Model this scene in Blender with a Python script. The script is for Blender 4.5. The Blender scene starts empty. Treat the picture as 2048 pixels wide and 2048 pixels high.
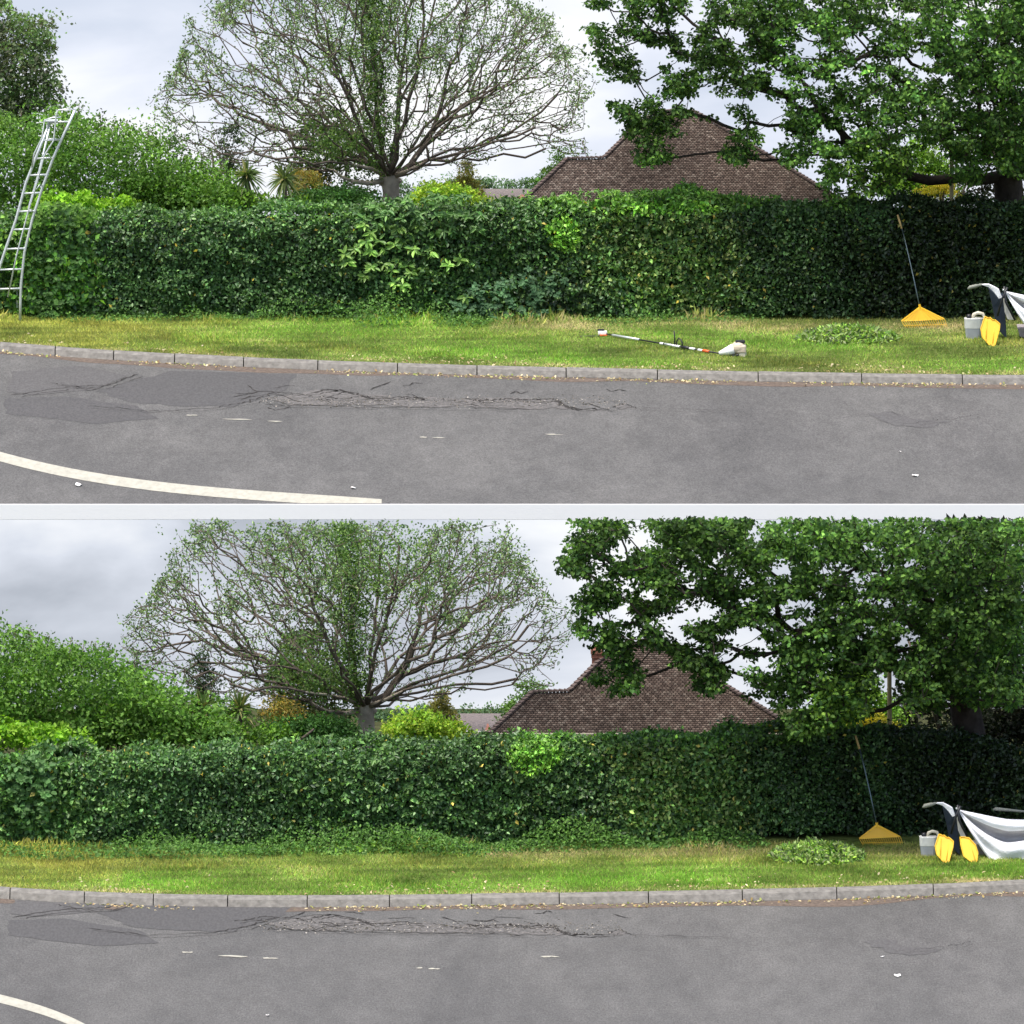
import bpy, math, random
import numpy as np
from mathutils import Vector, Matrix

# ------------------------------------------------------------------ camera, sky, sun, exposure
scene = bpy.context.scene
COL = scene.collection
K = 2048/1932.0                       # layout notes were taken at 1932 px
DIST, PITCH = 220.0, math.radians(9.0)
F = 128.0*DIST                        # focal length in 2048-px units
HB = PITCH + math.atan((1600*K-1024)/F)
CAM = np.array([0.0, -DIST*math.cos(HB), DIST*math.sin(HB)])
cd = bpy.data.cameras.new('camera'); cam = bpy.data.objects.new('camera', cd); COL.objects.link(cam)
cam.location = CAM; cam.rotation_euler = (math.pi/2-PITCH, 0, 0)
cd.sensor_width = 36; cd.lens = 36*F/2048; cd.clip_start = 1; cd.clip_end = 3000
scene.camera = cam
w = bpy.data.worlds.new("World"); scene.world = w; w.use_nodes = True
SUN_EL, SUN_AZ = 72, 222              # azimuth clockwise from +Y: behind the camera's left
nt = w.node_tree; bg = nt.nodes['Background']
sk = nt.nodes.new('ShaderNodeTexSky'); sk.sky_type = 'NISHITA'; sk.sun_disc = False
sk.sun_elevation = math.radians(SUN_EL); sk.sun_rotation = math.radians(SUN_AZ)
sk.air_density = 1.0; sk.dust_density = 4.0
nt.links.new(sk.outputs[0], bg.inputs[0]); bg.inputs[1].default_value = 0.15
sd = bpy.data.lights.new('sun', 'SUN'); sun = bpy.data.objects.new('sun', sd); COL.objects.link(sun)
sd.energy = 2.5; sd.angle = math.radians(10); sd.color = (1.0, 0.96, 0.88)
e, a = math.radians(SUN_EL), math.radians(SUN_AZ)
sdir = Vector((math.sin(a)*math.cos(e), math.cos(a)*math.cos(e), math.sin(e)))
sun.rotation_euler = sdir.to_track_quat('Z', 'Y').to_euler()
sun.location = (0, -40, 60)
scene.view_settings.view_transform = 'Standard'; scene.view_settings.look = 'None'
scene.view_settings.exposure = 0.75; scene.view_settings.gamma = 1

rng = np.random.default_rng(7); random.seed(7)
SP, CP = math.sin(PITCH), math.cos(PITCH)
def ray(px, py):
    u = (np.asarray(px, float)*K-1024)/F; v = -(np.asarray(py, float)*K-1024)/F
    return u, CP+v*SP, -SP+v*CP
def Pt(px, py, Y):                    # point seen at layout position (px,py) lying at depth Y
    x, y, z = ray(px, py); t = (np.asarray(Y, float)-CAM[1])/y
    return np.stack(np.broadcast_arrays(x*t, np.asarray(Y, float), CAM[2]+z*t), -1)
def mpp(Y): return K*(Y-CAM[1])/F     # metres per layout px
YWALL = 12.2
ZU = float(Pt(966, 951, YWALL-0.2)[2])
class Place: pass
LOW, UPP = Place(), Place()
LOW.z, UPP.z = 0.0, ZU; LOW.dx = LOW.dy = 0.0
LOW.w, UPP.w = 'lower', 'upper'
def G(P, px, py, h=0.0):
    x, y, z = ray(px, py); t = (P.z+h-CAM[2])/z
    return np.stack(np.broadcast_arrays(x*t, CAM[1]+y*t, P.z+h), -1)
VH = 0.12                             # verge level above the road
LOW.Y0 = float(G(LOW, 966, 1597, VH)[1]); UPP.Y0 = float(G(UPP, 966, 600, VH)[1])
LOW.sky = YWALL-0.12; UPP.sky = UPP.Y0+12.6

def hedge_y(P, px):                   # depth of the hedge foot along its length
    if P is UPP: return np.full(np.shape(px), P.Y0)*1.0
    b = np.interp(px, [-60, 900, 1300, 1600, 1800, 2000], [1598, 1596, 1589, 1578, 1571, 1573])
    return G(P, px, b, VH)[..., 1]
# ------------------------------------------------------------------ mesh helpers
def tag(o, label=None, cat=None, group=None, kind=None):
    if label: o['label'] = label
    if cat: o['category'] = cat
    if group: o['group'] = group
    if kind: o['kind'] = kind
    return o
def empty(name, loc, label, cat, group=None):
    o = bpy.data.objects.new(name, None); COL.objects.link(o); o.location = [float(c) for c in loc]
    o.empty_display_size = 0.1
    return tag(o, label, cat, group)
def link(name, me, mats, parent=None):
    o = bpy.data.objects.new(name, me); COL.objects.link(o)
    for m in (mats if isinstance(mats, (list, tuple)) else [mats]): me.materials.append(m)
    if parent is not None:
        o.parent = parent
        base = Vector(parent.location)
        if parent.parent: base = base + Vector(parent.parent.location)
        o.location = -base
    return o
def mesh_np(name, V, loops, sizes, smooth=False, color=None, uv=None, matidx=None):
    me = bpy.data.meshes.new(name)
    V = np.ascontiguousarray(V, dtype=np.float32); n = len(V)
    loops = np.ascontiguousarray(loops, dtype=np.int32).ravel(); sizes = np.ascontiguousarray(sizes, dtype=np.int32)
    me.vertices.add(n); me.vertices.foreach_set('co', V.ravel())
    me.loops.add(len(loops)); me.loops.foreach_set('vertex_index', loops)
    me.polygons.add(len(sizes)); st = np.concatenate([[0], np.cumsum(sizes)[:-1]]).astype(np.int32)
    me.polygons.foreach_set('loop_start', st)
    if smooth: me.polygons.foreach_set('use_smooth', np.ones(len(sizes), dtype=bool))
    if matidx is not None: me.polygons.foreach_set('material_index', np.asarray(matidx, dtype=np.int32))
    if color is not None:
        at = me.color_attributes.new('tint', 'FLOAT_COLOR', 'POINT')
        c = np.ones((n, 4), dtype=np.float32); c[:, :3] = color; at.data.foreach_set('color', c.ravel())
    me.update(calc_edges=True); me.validate()
    return me
def mesh_py(name, V, Fs, smooth=False):
    me = bpy.data.meshes.new(name); me.from_pydata([tuple(map(float, v)) for v in V], [], [tuple(f) for f in Fs])
    if smooth:
        for p in me.polygons: p.use_smooth = True
    me.update(); return me
class MB:                             # collects shapes of one part
    def __init__(s): s.V = []; s.F = []
    def add(s, V, Fs):
        o = len(s.V); s.V += [tuple(map(float, v)) for v in V]; s.F += [tuple(i+o for i in f) for f in Fs]; return s
    def box(s, c, d, R=None):
        c = np.array(c, float); d = np.array(d, float)/2
        P = [np.array([x, y, z])*d for x in (-1, 1) for y in (-1, 1) for z in (-1, 1)]
        if R is not None: P = [np.array(R @ Vector(p)) for p in P]
        return s.add([c+p for p in P], [(0,1,3,2), (4,6,7,5), (0,4,5,1), (2,3,7,6), (0,2,6,4), (1,5,7,3)])
    def tube(s, pts, r, n=8, caps=True):
        pts = [Vector(list(map(float, p))) for p in pts]; m = len(pts)
        rs = r if isinstance(r, (list, tuple, np.ndarray)) else [r]*m
        V = []; ref = None
        for i, p in enumerate(pts):
            t = (pts[min(i+1, m-1)]-pts[max(i-1, 0)]).normalized()
            if ref is None: ref = t.orthogonal().normalized()
            ref = (ref-t*ref.dot(t)).normalized(); b = t.cross(ref)
            for k in range(n):
                q = 2*math.pi*k/n; V.append(p+(ref*math.cos(q)+b*math.sin(q))*rs[i])
        Fs = [(i*n+k, i*n+(k+1) % n, (i+1)*n+(k+1) % n, (i+1)*n+k) for i in range(m-1) for k in range(n)]
        if caps: Fs += [tuple(range(n))[::-1], tuple((m-1)*n+k for k in range(n))]
        return s.add(V, Fs)
    def prism(s, front, off):         # polygon (3D points) thickened by vector off
        n = len(front); o = np.array(off, float); f = [np.array(p, float) for p in front]
        return s.add(f+[p+o for p in f], [tuple(range(n)), tuple(range(2*n-1, n-1, -1))]+[(i, n+i, n+(i+1) % n, (i+1) % n) for i in range(n)])
    def ball(s, c, r, n=10, m=7):
        c = np.array(c, float); r = np.array(r, float)*np.ones(3); V = []
        for j in range(1, m):
            for k in range(n):
                t = math.pi*j/m; q = 2*math.pi*k/n
                V.append(c+r*np.array([math.sin(t)*math.cos(q), math.sin(t)*math.sin(q), math.cos(t)]))
        V += [c+r*np.array([0,0,1]), c-r*np.array([0,0,1])]; T = (m-1)*n
        Fs = [(j*n+k, (j+1)*n+k, (j+1)*n+(k+1) % n, j*n+(k+1) % n) for j in range(m-2) for k in range(n)]
        Fs += [(T, k, (k+1) % n) for k in range(n)]+[(T+1, (m-2)*n+(k+1) % n, (m-2)*n+k) for k in range(n)]
        return s.add(V, Fs)
    def build(s, name, mat, parent=None, smooth=False, bevel=0):
        o = link(name, mesh_py(name, s.V, s.F, smooth), mat, parent)
        if bevel:
            b = o.modifiers.new('bevel', 'BEVEL'); b.width = bevel; b.segments = 2; b.limit_method = 'ANGLE'
        return o

# cheap smooth noise for placing things
class Noise:
    def __init__(s, seed, dim=3, n=14):
        r = np.random.default_rng(seed); s.k = r.normal(size=(n, dim)); s.p = r.uniform(0, 6.28, n); s.n = n
    def __call__(s, X, f=1.0):
        X = np.asarray(X)*f; return np.sin(X @ s.k.T+s.p).sum(-1)/math.sqrt(s.n/2.0)
NZ = [Noise(i) for i in range(8)]; N2 = [Noise(20+i, 2) for i in range(6)]
def inpoly(X, Y, poly):
    r = np.zeros(len(X), bool); n = len(poly); j = n-1
    for i in range(n):
        xi, yi = poly[i]; xj, yj = poly[j]
        c = ((yi > Y) != (yj > Y)); 
        with np.errstate(divide='ignore', invalid='ignore'):
            r ^= c & (X < (xj-xi)*(Y-yi)/(yj-yi+1e-12)+xi)
        j = i
    return r
def sample_poly(poly, n, keep=None):
    p = np.array(poly, float); lo, hi = p.min(0), p.max(0); out = []; tot = 0
    while tot < n:
        q = rng.uniform(lo, hi, (n*2, 2)); q = q[inpoly(q[:, 0], q[:, 1], poly)]
        if keep is not None: q = q[keep(q[:, 0], q[:, 1])]
        out.append(q); tot += len(q)
    return np.concatenate(out)[:n]

# ------------------------------------------------------------------ leaves
TPL = {
 'diamond': ([(0,0,0), (.45,.5,.12), (1,0,-.08), (.45,-.5,.12)], [(0,1,2), (0,2,3)]),
 'oval': ([(0,0,0), (.28,.42,.1), (.68,.4,.1), (1,0,-.1), (.68,-.4,.1), (.28,-.42,.1)], [(0,1,2,3), (0,3,4,5)]),
 'oak': ([(0,0,0), (.2,.2,.05), (.34,.5,.1), (.46,.3,.04), (.64,.56,.08), (.76,.32,0), (1,0,-.12),
          (.76,-.32,0), (.64,-.56,.08), (.46,-.3,.04), (.34,-.5,.1), (.2,-.2,.05)],
         [(0,1,2,3), (0,3,9,), (3,4,5,6), (3,6,9), (6,7,8,9), (9,10,11,0)]),
 'blade': ([(0,.5,0), (.55,.35,.06), (1,0,.25), (.55,-.35,.06), (0,-.5,0)], [(0,1,3,4), (1,2,3)]),
 'strap': ([(0,.5,0), (.4,.6,.12), (.8,.4,.05), (1,0,-.15), (.8,-.4,.05), (.4,-.6,.12), (0,-.5,0)], [(0,1,5,6), (1,2,4,5), (2,3,4)]),
}
def unit(v): return v/np.maximum(np.linalg.norm(v, axis=-1, keepdims=True), 1e-9)
def leaf_mesh(name, P, size, col, shape='diamond', width=.55, N=None, Nb=1.0, D=None, Db=0.0):
    n = len(P); size = np.broadcast_to(size, n)
    nn = rng.normal(size=(n, 3))
    if N is not None: nn = unit(nn)+np.asarray(N)*Nb
    nn = unit(nn)
    dd = rng.normal(size=(n, 3))
    if D is not None: dd = unit(dd)+np.asarray(D)*Db
    dd = unit(dd-nn*(dd*nn).sum(-1, keepdims=True)); bb = np.cross(nn, dd)
    T, Fc = TPL[shape]; T = np.array(T)
    s = size[:, None, None]
    V = P[:, None, :]+s*(dd[:, None, :]*T[None, :, 0:1]+bb[:, None, :]*T[None, :, 1:2]*width+nn[:, None, :]*T[None, :, 2:3])
    k = len(T); off = (np.arange(n)*k)[:, None]
    loops = np.concatenate([off+np.array(f)[None, :] for f in Fc], 1)
    sizes = np.tile([len(f) for f in Fc], n)
    return mesh_np(name, V.reshape(-1, 3), loops, sizes, color=np.repeat(col, k, 0))
def pick(pal, n, var=.22, w=None):
    pal = np.array(pal, float); i = rng.choice(len(pal), n, p=w); t = rng.uniform(0, 1, (n, 1)); j = rng.choice(len(pal), n, p=w)
    c = pal[i]*(1-t*.5)+pal[j]*t*.5
    return c*np.exp(rng.normal(0, var, (n, 1)))

# ------------------------------------------------------------------ materials
def newmat(name):
    m = bpy.data.materials.new(name); m.use_nodes = True; t = m.node_tree
    return m, t, t.nodes['Principled BSDF'], t.nodes['Material Output']
def plain(name, col, rough=.6, metal=0, spec=.5, bump=0, bscale=40, var=.12, ys=1):
    m, t, b, o = newmat(name); nd, L = t.nodes, t.links
    tc = nd.new('ShaderNodeTexCoord'); nz = nd.new('ShaderNodeTexNoise'); nz.inputs['Scale'].default_value = bscale/4; nz.inputs['Detail'].default_value = 5
    mp = nd.new('ShaderNodeMapping'); mp.inputs['Scale'].default_value = (1, ys, 1); L.new(tc.outputs['Object'], mp.inputs[0]); L.new(mp.outputs[0], nz.inputs['Vector'])
    r = nd.new('ShaderNodeValToRGB'); r.color_ramp.elements[0].position = .3; r.color_ramp.elements[1].position = .75
    r.color_ramp.elements[0].color = [c*(1-var) for c in col]+[1]; r.color_ramp.elements[1].color = [min(1, c*(1+var)) for c in col]+[1]
    L.new(nz.outputs[0], r.inputs[0]); L.new(r.outputs[0], b.inputs['Base Color'])
    b.inputs['Roughness'].default_value = rough; b.inputs['Metallic'].default_value = metal; b.inputs['Specular IOR Level'].default_value = spec
    if bump:
        n2 = nd.new('ShaderNodeTexNoise'); n2.inputs['Scale'].default_value = bscale; n2.inputs['Detail'].default_value = 6
        L.new(tc.outputs['Object'], n2.inputs['Vector']); bp = nd.new('ShaderNodeBump'); bp.inputs['Strength'].default_value = bump
        bp.inputs['Distance'].default_value = .02; L.new(n2.outputs[0], bp.inputs['Height']); L.new(bp.outputs[0], b.inputs['Normal'])
    return m
def foliage(name, rough=.45, spec=.4, trans=.3):
    m, t, b, o = newmat(name); nd, L = t.nodes, t.links
    at = nd.new('ShaderNodeAttribute'); at.attribute_name = 'tint'
    L.new(at.outputs['Color'], b.inputs['Base Color']); b.inputs['Roughness'].default_value = rough; b.inputs['Specular IOR Level'].default_value = spec
    tr = nd.new('ShaderNodeBsdfTranslucent'); mx = nd.new('ShaderNodeMixShader'); mx.inputs[0].default_value = trans
    g = nd.new('ShaderNodeMixRGB'); g.blend_type = 'MULTIPLY'; g.inputs[0].default_value = 1; g.inputs[2].default_value = (1.5, 1.6, .7, 1)
    L.new(at.outputs['Color'], g.inputs[1]); L.new(g.outputs[0], tr.inputs[0])
    L.new(b.outputs[0], mx.inputs[1]); L.new(tr.outputs[0], mx.inputs[2]); L.new(mx.outputs[0], o.inputs[0])
    return m
LEAF = foliage('leaf', .55, .25, .35); GLOSS = foliage('glossy_leaf', .42, .38, .2); GRASS = foliage('grass_blade', .65, .2, .22); DRY = foliage('dry_leaf', .8, .1, .1)
BARK = plain('bark', (.13, .105, .085), .9, bump=.6, bscale=30, var=.35, spec=.2)
DARKBARK = plain('dark_bark', (.05, .04, .035), .9, bump=.8, bscale=25, var=.4, spec=.15)
GREYBARK = plain('smooth_grey_bark', (.42, .36, .29), .85, bump=.5, bscale=24, var=.35, spec=.2)
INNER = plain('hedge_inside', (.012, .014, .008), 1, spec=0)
WHITE = plain('white_paint', (.93, .93, .92), .6, var=.01)
def rgbn(nd, kind='ShaderNodeTexNoise', **kw):
    n = nd.new(kind)
    for k, v in kw.items(): n.inputs[k].default_value = v
    return n
def asphalt():
    m, t, b, o = newmat('asphalt'); nd, L = t.nodes, t.links
    tc = nd.new('ShaderNodeTexCoord'); mp = nd.new('ShaderNodeMapping'); mp.inputs['Scale'].default_value = (1, .28, 1)
    L.new(tc.outputs['Object'], mp.inputs[0])
    big = rgbn(nd, Scale=.35, Detail=4, Roughness=.6); mid = rgbn(nd, Scale=3.0, Detail=8, Roughness=.75); fine = rgbn(nd, Scale=34, Detail=8, Roughness=.85)
    for n in (big, mid, fine): L.new(mp.outputs[0], n.inputs['Vector'])
    def ramp(src, a, b_, ca, cb):
        r = nd.new('ShaderNodeValToRGB'); r.color_ramp.elements[0].position = a; r.color_ramp.elements[1].position = b_
        r.color_ramp.elements[0].color = (*ca, 1); r.color_ramp.elements[1].color = (*cb, 1); L.new(src, r.inputs[0]); return r.outputs[0]
    base = ramp(big.outputs[0], .35, .65, (.084, .083, .082), (.114, .112, .109))
    mm = ramp(mid.outputs[0], .3, .7, (.8, .8, .8), (1.18, 1.18, 1.18)); ff = ramp(fine.outputs[0], .3, .7, (.4, .4, .41), (1.7, 1.68, 1.64))
    x1 = nd.new('ShaderNodeMixRGB'); x1.blend_type = 'MULTIPLY'; x1.inputs[0].default_value = 1; L.new(base, x1.inputs[1]); L.new(mm, x1.inputs[2])
    x2 = nd.new('ShaderNodeMixRGB'); x2.blend_type = 'MULTIPLY'; x2.inputs[0].default_value = 1; L.new(x1.outputs[0], x2.inputs[1]); L.new(ff, x2.inputs[2])
    L.new(x2.outputs[0], b.inputs['Base Color']); b.inputs['Roughness'].default_value = .88; b.inputs['Specular IOR Level'].default_value = .25
    bp = nd.new('ShaderNodeBump'); bp.inputs['Strength'].default_value = .5; bp.inputs['Distance'].default_value = .01
    L.new(fine.outputs[0], bp.inputs['Height']); L.new(bp.outputs[0], b.inputs['Normal'])
    return m
ROAD = asphalt()
PATCH_D = plain('dark_asphalt_patch', (.084, .082, .082), .9, bump=.2, bscale=110, ys=.25, var=.2, spec=.2)
PATCH_M = plain('mid_asphalt_patch', (.098, .095, .094), .9, bump=.2, bscale=110, ys=.25, var=.2, spec=.2)
PATCH_L = plain('broken_asphalt', (.14, .133, .128), .95, bump=1, bscale=60, var=.45, spec=.15)
GUTTER = plain('gutter_dirt', (.14, .11, .09), .95, bump=.6, bscale=60, var=.35, spec=.1)
CRACK = plain('crack', (.055, .052, .05), 1, spec=0)
LINE = plain('road_paint', (.40, .385, .32), .8, bump=.4, bscale=50, var=.16, ys=.3)
KERB = plain('kerb_concrete', (.20, .19, .172), .9, bump=.6, bscale=45, var=.3, spec=.2)
SOIL = plain('verge_soil', (.1, .13, .035), 1, bump=.8, bscale=30, var=.5, spec=.05)
GARDEN = plain('garden_soil', (.05, .055, .025), 1, bump=.8, bscale=20, var=.4, spec=.05)
def sky_mat(name, z0, z1, seed, dark, mid, light, bandw):
    m, t, b, o = newmat(name); nd, L = t.nodes, t.links; nd.remove(b)
    tc = nd.new('ShaderNodeTexCoord'); mp = nd.new('ShaderNodeMapping'); mp.inputs['Scale'].default_value = (.16, .16, .42); mp.inputs['Location'].default_value = seed
    L.new(tc.outputs['Object'], mp.inputs[0]); n = rgbn(nd, Scale=1.0, Detail=6, Roughness=.5, Distortion=.4); L.new(mp.outputs[0], n.inputs['Vector'])
    r = nd.new('ShaderNodeValToRGB'); cr = r.color_ramp; cr.elements[0].position = .5-bandw; cr.elements[1].position = .5+bandw
    cr.elements[0].color = (*dark, 1); cr.elements[1].color = (*light, 1); e_ = cr.elements.new(.5); e_.color = (*mid, 1)
    L.new(n.outputs[0], r.inputs[0]); em = nd.new('ShaderNodeEmission'); L.new(r.outputs[0], em.inputs[0]); em.inputs[1].default_value = .66
    L.new(em.outputs[0], o.inputs[0]); return m

# ------------------------------------------------------------------ setting: ground, roads, sky
def interp(pts, x):
    p = np.array(pts, float); return np.interp(x, p[:, 0], p[:, 1])
def smooth_interp(pts, x):
    p = np.array(pts, float); c = np.polyfit(p[:, 0]/1000, p[:, 1], 4); return np.polyval(c, np.asarray(x, float)/1000)
LOW.kt = [(30,1676),(280,1687),(580,1690),(740,1690),(890,1688),(1055,1685),(1220,1682),(1400,1680),(1575,1675),(1750,1669),(1900,1662)]
UPP.kt = [(30,648),(200,662),(460,674),(600,680),(750,686),(900,690),(1070,695),(1240,699),(1430,702),(1620,705),(1900,708)]
LOW.kj = [-120,20,160,290,430,580,735,890,1055,1223,1400,1578,1760,1945,2130]
UPP.kj = [-110,0,105,215,330,460,600,750,900,1068,1240,1430,1625,1815,2010,2200]
def kt(P, x): 
    x = np.clip(x, -80, 2010); return smooth_interp(P.kt, x)
def strip(name, front, back, mat, label=None):
    n = len(front); me = mesh_py(name, list(front)+list(back), [(i, i+1, n+i+1, n+i) for i in range(n-1)])
    o = link(name, me, mat); o['kind'] = 'structure'; return o
KW = 0.42
def kerb_line(P, xs):                 # back (grass side) edge of the kerb on top
    return G(P, xs, kt(P, xs), VH)
for P in (LOW, UPP):
    xs = np.linspace(-60, 1990, 80); K0 = kerb_line(P, xs)
    L0, R0 = K0[0].copy(), K0[-1].copy(); L0[0] = -60; R0[0] = 60
    kb = np.vstack([L0, K0, R0]); P.kb = kb
    kf = kb.copy(); kf[:, 1] -= KW*.8; kf[:, 2] = P.z+.002
    yb = -700 if P is LOW else YWALL-.19
    fr = kf.copy(); fr[:, 1] = yb
    if P is LOW: fr[0, 0] = -400; fr[-1, 0] = 400; kf[0, 0] = -400; kf[-1, 0] = 400
    strip('road', fr, kf, ROAD)
    vb = kb.copy(); vb[:, 1] = P.Y0+1.2; vb[:, 2] = P.z+VH
    strip('grass_verge', kb, vb, SOIL)
    gd = [(-60, P.Y0+1.2, P.z+VH), (60, P.Y0+1.2, P.z+VH)]; ge = [(-60, P.sky+.02, P.z+VH), (60, P.sky+.02, P.z+VH)]
    strip('garden_ground', gd, ge, GARDEN)
g = MB().box((0, 0, -.6), (1000, 1400, 1.1)).build('ground', GARDEN); g['kind'] = 'structure'
# raised terrace body behind the lower place
g = MB().box((0, (YWALL+UPP.sky+2)/2, (ZU-.03)/2), (120, UPP.sky+2-YWALL, ZU-.03)).build('terrace_ground', GARDEN); g['kind'] = 'structure'
zt = ZU-float(Pt(966, 980.5, YWALL-.2)[2]); 
mb = MB().box((0, YWALL-.1, ZU-zt/2), (120, .2, zt))
tag(mb.build('terrace_edging', WHITE, bevel=.006), 'long flat white edging strip between the upper road and the lower sky', 'edging')
SKY_L = sky_mat('cloud_lower', 0, 4, (3.1, 0, 1.3), (.44, .475, .54), (.66, .70, .78), (.90, .92, .95), .14)
SKY_U = sky_mat('cloud_upper', 0, 4, (9.4, 0, 6.1), (.62, .68, .80), (.78, .82, .92), (.97, .98, 1.0), .14)
for P, zt0, zt1, mt in ((LOW, 0, ZU-zt, SKY_L), (UPP, ZU, ZU+16, SKY_U)):
    o = link('sky', mesh_py('sky', [(-60, P.sky, zt0), (60, P.sky, zt0), (60, P.sky, zt1), (-60, P.sky, zt1)], [(0, 1, 2, 3)]), mt); o['kind'] = 'structure'

# kerb stones, one object each
for P in (LOW, UPP):
    J = P.kj
    for a_, b_ in zip(J[:-1], J[1:]):
        g_ = 1.0
        xx = np.linspace(a_+g_, b_-g_, 5); B = G(P, xx, kt(P, xx), VH)
        c0 = B.mean(0).copy(); c0[2] = P.z
        dz = rng.normal(0, .003)
        prof = [(0.01, -.05), (0.01, .012), (-.05, .02), (-.2, .012), (-.27, -.01), (-KW*.8, -VH+.01), (-KW*.8, -.18)]
        V = []; Fs = []; m = len(prof)
        for p in B:
            for (dy, dzz) in prof: V.append((p[0]-c0[0], p[1]+dy-c0[1], VH+dzz+dz+rng.normal(0, .0015)))
        for i in range(4):
            for k in range(m-1): Fs.append((i*m+k, (i+1)*m+k, (i+1)*m+k+1, i*m+k+1))
        Fs += [tuple(range(m)), tuple(4*m+k for k in range(m))[::-1]]
        o = link('kerb_stone', mesh_py('kerb_stone', V, Fs), KERB); o.location = c0
        tag(o, 'weathered grey concrete kerb stone in the row edging the %s road' % P.w, 'kerb stone', 'kerb stones along the %s road' % P.w)

def ground_poly(name, P, pts, mat, lift=.006, rough=3.0, sub=5):
    out = []
    for i in range(len(pts)):
        a_, b_ = np.array(pts[i], float), np.array(pts[(i+1) % len(pts)], float)
        for k in range(sub):
            q = a_+(b_-a_)*k/sub
            if k: q = q+rng.normal(0, 1, 2)*np.array([rough, rough*.25])
            out.append(q)
    out = np.array(out); V = G(P, out[:, 0], out[:, 1], lift)
    o = link(name, mesh_py(name, V, [tuple(range(len(V)))]), mat); o['kind'] = 'structure'; return o
def ribbon(mb, P, pts, w, lift=.012, jit=1.0, sub=6):
    q = []
    for a_, b_ in zip(pts[:-1], pts[1:]):
        for k in range(sub):
            t = k/sub; q.append((a_[0]+(b_[0]-a_[0])*t+rng.normal(0, jit), a_[1]+(b_[1]-a_[1])*t+rng.normal(0, jit*.35)))
    q.append(pts[-1]); q = np.array(q); C = G(P, q[:, 0], q[:, 1], lift); n = len(C)
    ww = w*rng.uniform(.35, 1.3, n); ww[0] *= .2; ww[-1] *= .2
    T = np.gradient(C, axis=0); T[:, 2] = 0; T = unit(T); S = np.stack([-T[:, 1], T[:, 0], T[:, 2]], -1)
    V = np.concatenate([C-S*ww[:, None], C+S*ww[:, None]]); mb.add(V, [(i, i+1, n+i+1, n+i) for i in range(n-1)])
# road wear: same places in both views
def wear(P, T):
    f = lambda pts: [T(*p) for p in pts]
    ground_poly('road_patch', P, f([(180,738),(320,700),(560,706),(540,735),(440,768),(330,766),(250,760)]), PATCH_D, .006)
    ground_poly('road_patch', P, f([(20,700),(150,690),(240,708),(180,735),(60,745),(15,740)]), PATCH_M, .007)
    ground_poly('road_patch', P, f([(10,752),(120,748),(260,766),(300,790),(180,800),(60,786),(10,780)]), PATCH_D, .006)
    ground_poly('broken_surface', P, f([(500,752),(560,742),(600,735),(670,742),(760,748),(860,752),(960,750),(1045,752),(1075,770),(1020,772),(900,768),(760,766),(640,764),(560,764)]), PATCH_L, .008, 5, 6)
    ground_poly('broken_surface', P, f([(1160,768),(1178,760),(1192,768),(1175,773)]), PATCH_L, .008, 2)
    ground_poly('broken_surface', P, f([(1640,782),(1680,776),(1720,790),(1790,796),(1760,806),(1690,804)]), PATCH_M, .007, 4)
    mb = MB()
    for pts, w_ in [([(590,740),(625,734),(672,742),(700,752),(760,748),(800,752)], .09), ([(880,750),(905,755),(960,752),(1000,755),(1045,752),(1060,764),(1090,771),(1150,770)], .085),
                    ([(500,762),(560,764),(700,768),(860,769),(1000,772)], .045), ([(440,748),(500,738),(560,742),(590,746)], .045), ([(20,745),(120,730),(200,727),(262,705)], .05),
                    ([(160,765),(280,775),(400,769),(470,757),(520,740)], .04), ([(600,748),(640,752),(700,748)], .06), ([(820,751),(880,758),(940,766)], .03),
                    ([(100,722),(160,732),(230,725)], .04), ([(1150,770),(1175,760),(1200,770),(1400,775)], .025), ([(1700,800),(1800,790),(1850,780)], .02)]:
        ribbon(mb, P, f(pts), w_*.34, jit=2.6, sub=11)
        ribbon(mb, P, f([(p[0]+9, p[1]+4) for p in pts]), w_*.18, .0125, jit=2, sub=9)
    for _ in range(16):
        x = rng.uniform(430, 1180); y = rng.uniform(725, 772); n_ = 3
        pts = [(x, y)]
        for k in range(n_): pts.append((pts[-1][0]+rng.uniform(8, 22), pts[-1][1]+rng.normal(0, 4)))
        ribbon(mb, P, f(pts), .016, .0115, .6, 3)
    o = mb.build('road_cracks', CRACK); o['kind'] = 'structure'
    # crumbly loose stones in the broken band
    n = 900; x = rng.uniform(490, 1180, n); y = 758+rng.normal(0, 6, n); q = np.array([T(a_, b_) for a_, b_ in zip(x, y)])
    V = G(P, q[:, 0], q[:, 1], .014)
    me = leaf_mesh('loose_grit', V, rng.uniform(.01, .035, n), pick([(.2,.18,.16), (.1,.09,.08), (.3,.28,.25)], n, .3), 'diamond', 1.2, N=(0, 0, 1), Nb=1.5)
    tag(link('loose_grit', me, DRY), 'loose stones and grit along the broken seam of the %s road' % P.w, 'grit', kind='stuff')
wear(UPP, lambda x, y: (x, y)); wear(LOW, lambda x, y: (x-5+(x-960)*-.01, y+988+(4 if x > 200 else 0)+(966-x)*-.004))
# gutter dirt
for P, h in ((UPP, 1), (LOW, 1)):
    f_ = P.kb[1:-1].copy(); f_[:, 1] -= KW*.8; f_[:, 2] = P.z+.005; b_ = f_.copy(); wd = .38+.22*N2[0](f_[:, :2]*1.3)*.5; b_[:, 1] -= np.clip(wd, .1, .8)
    strip('gutter', b_, f_, GUTTER)
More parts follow.
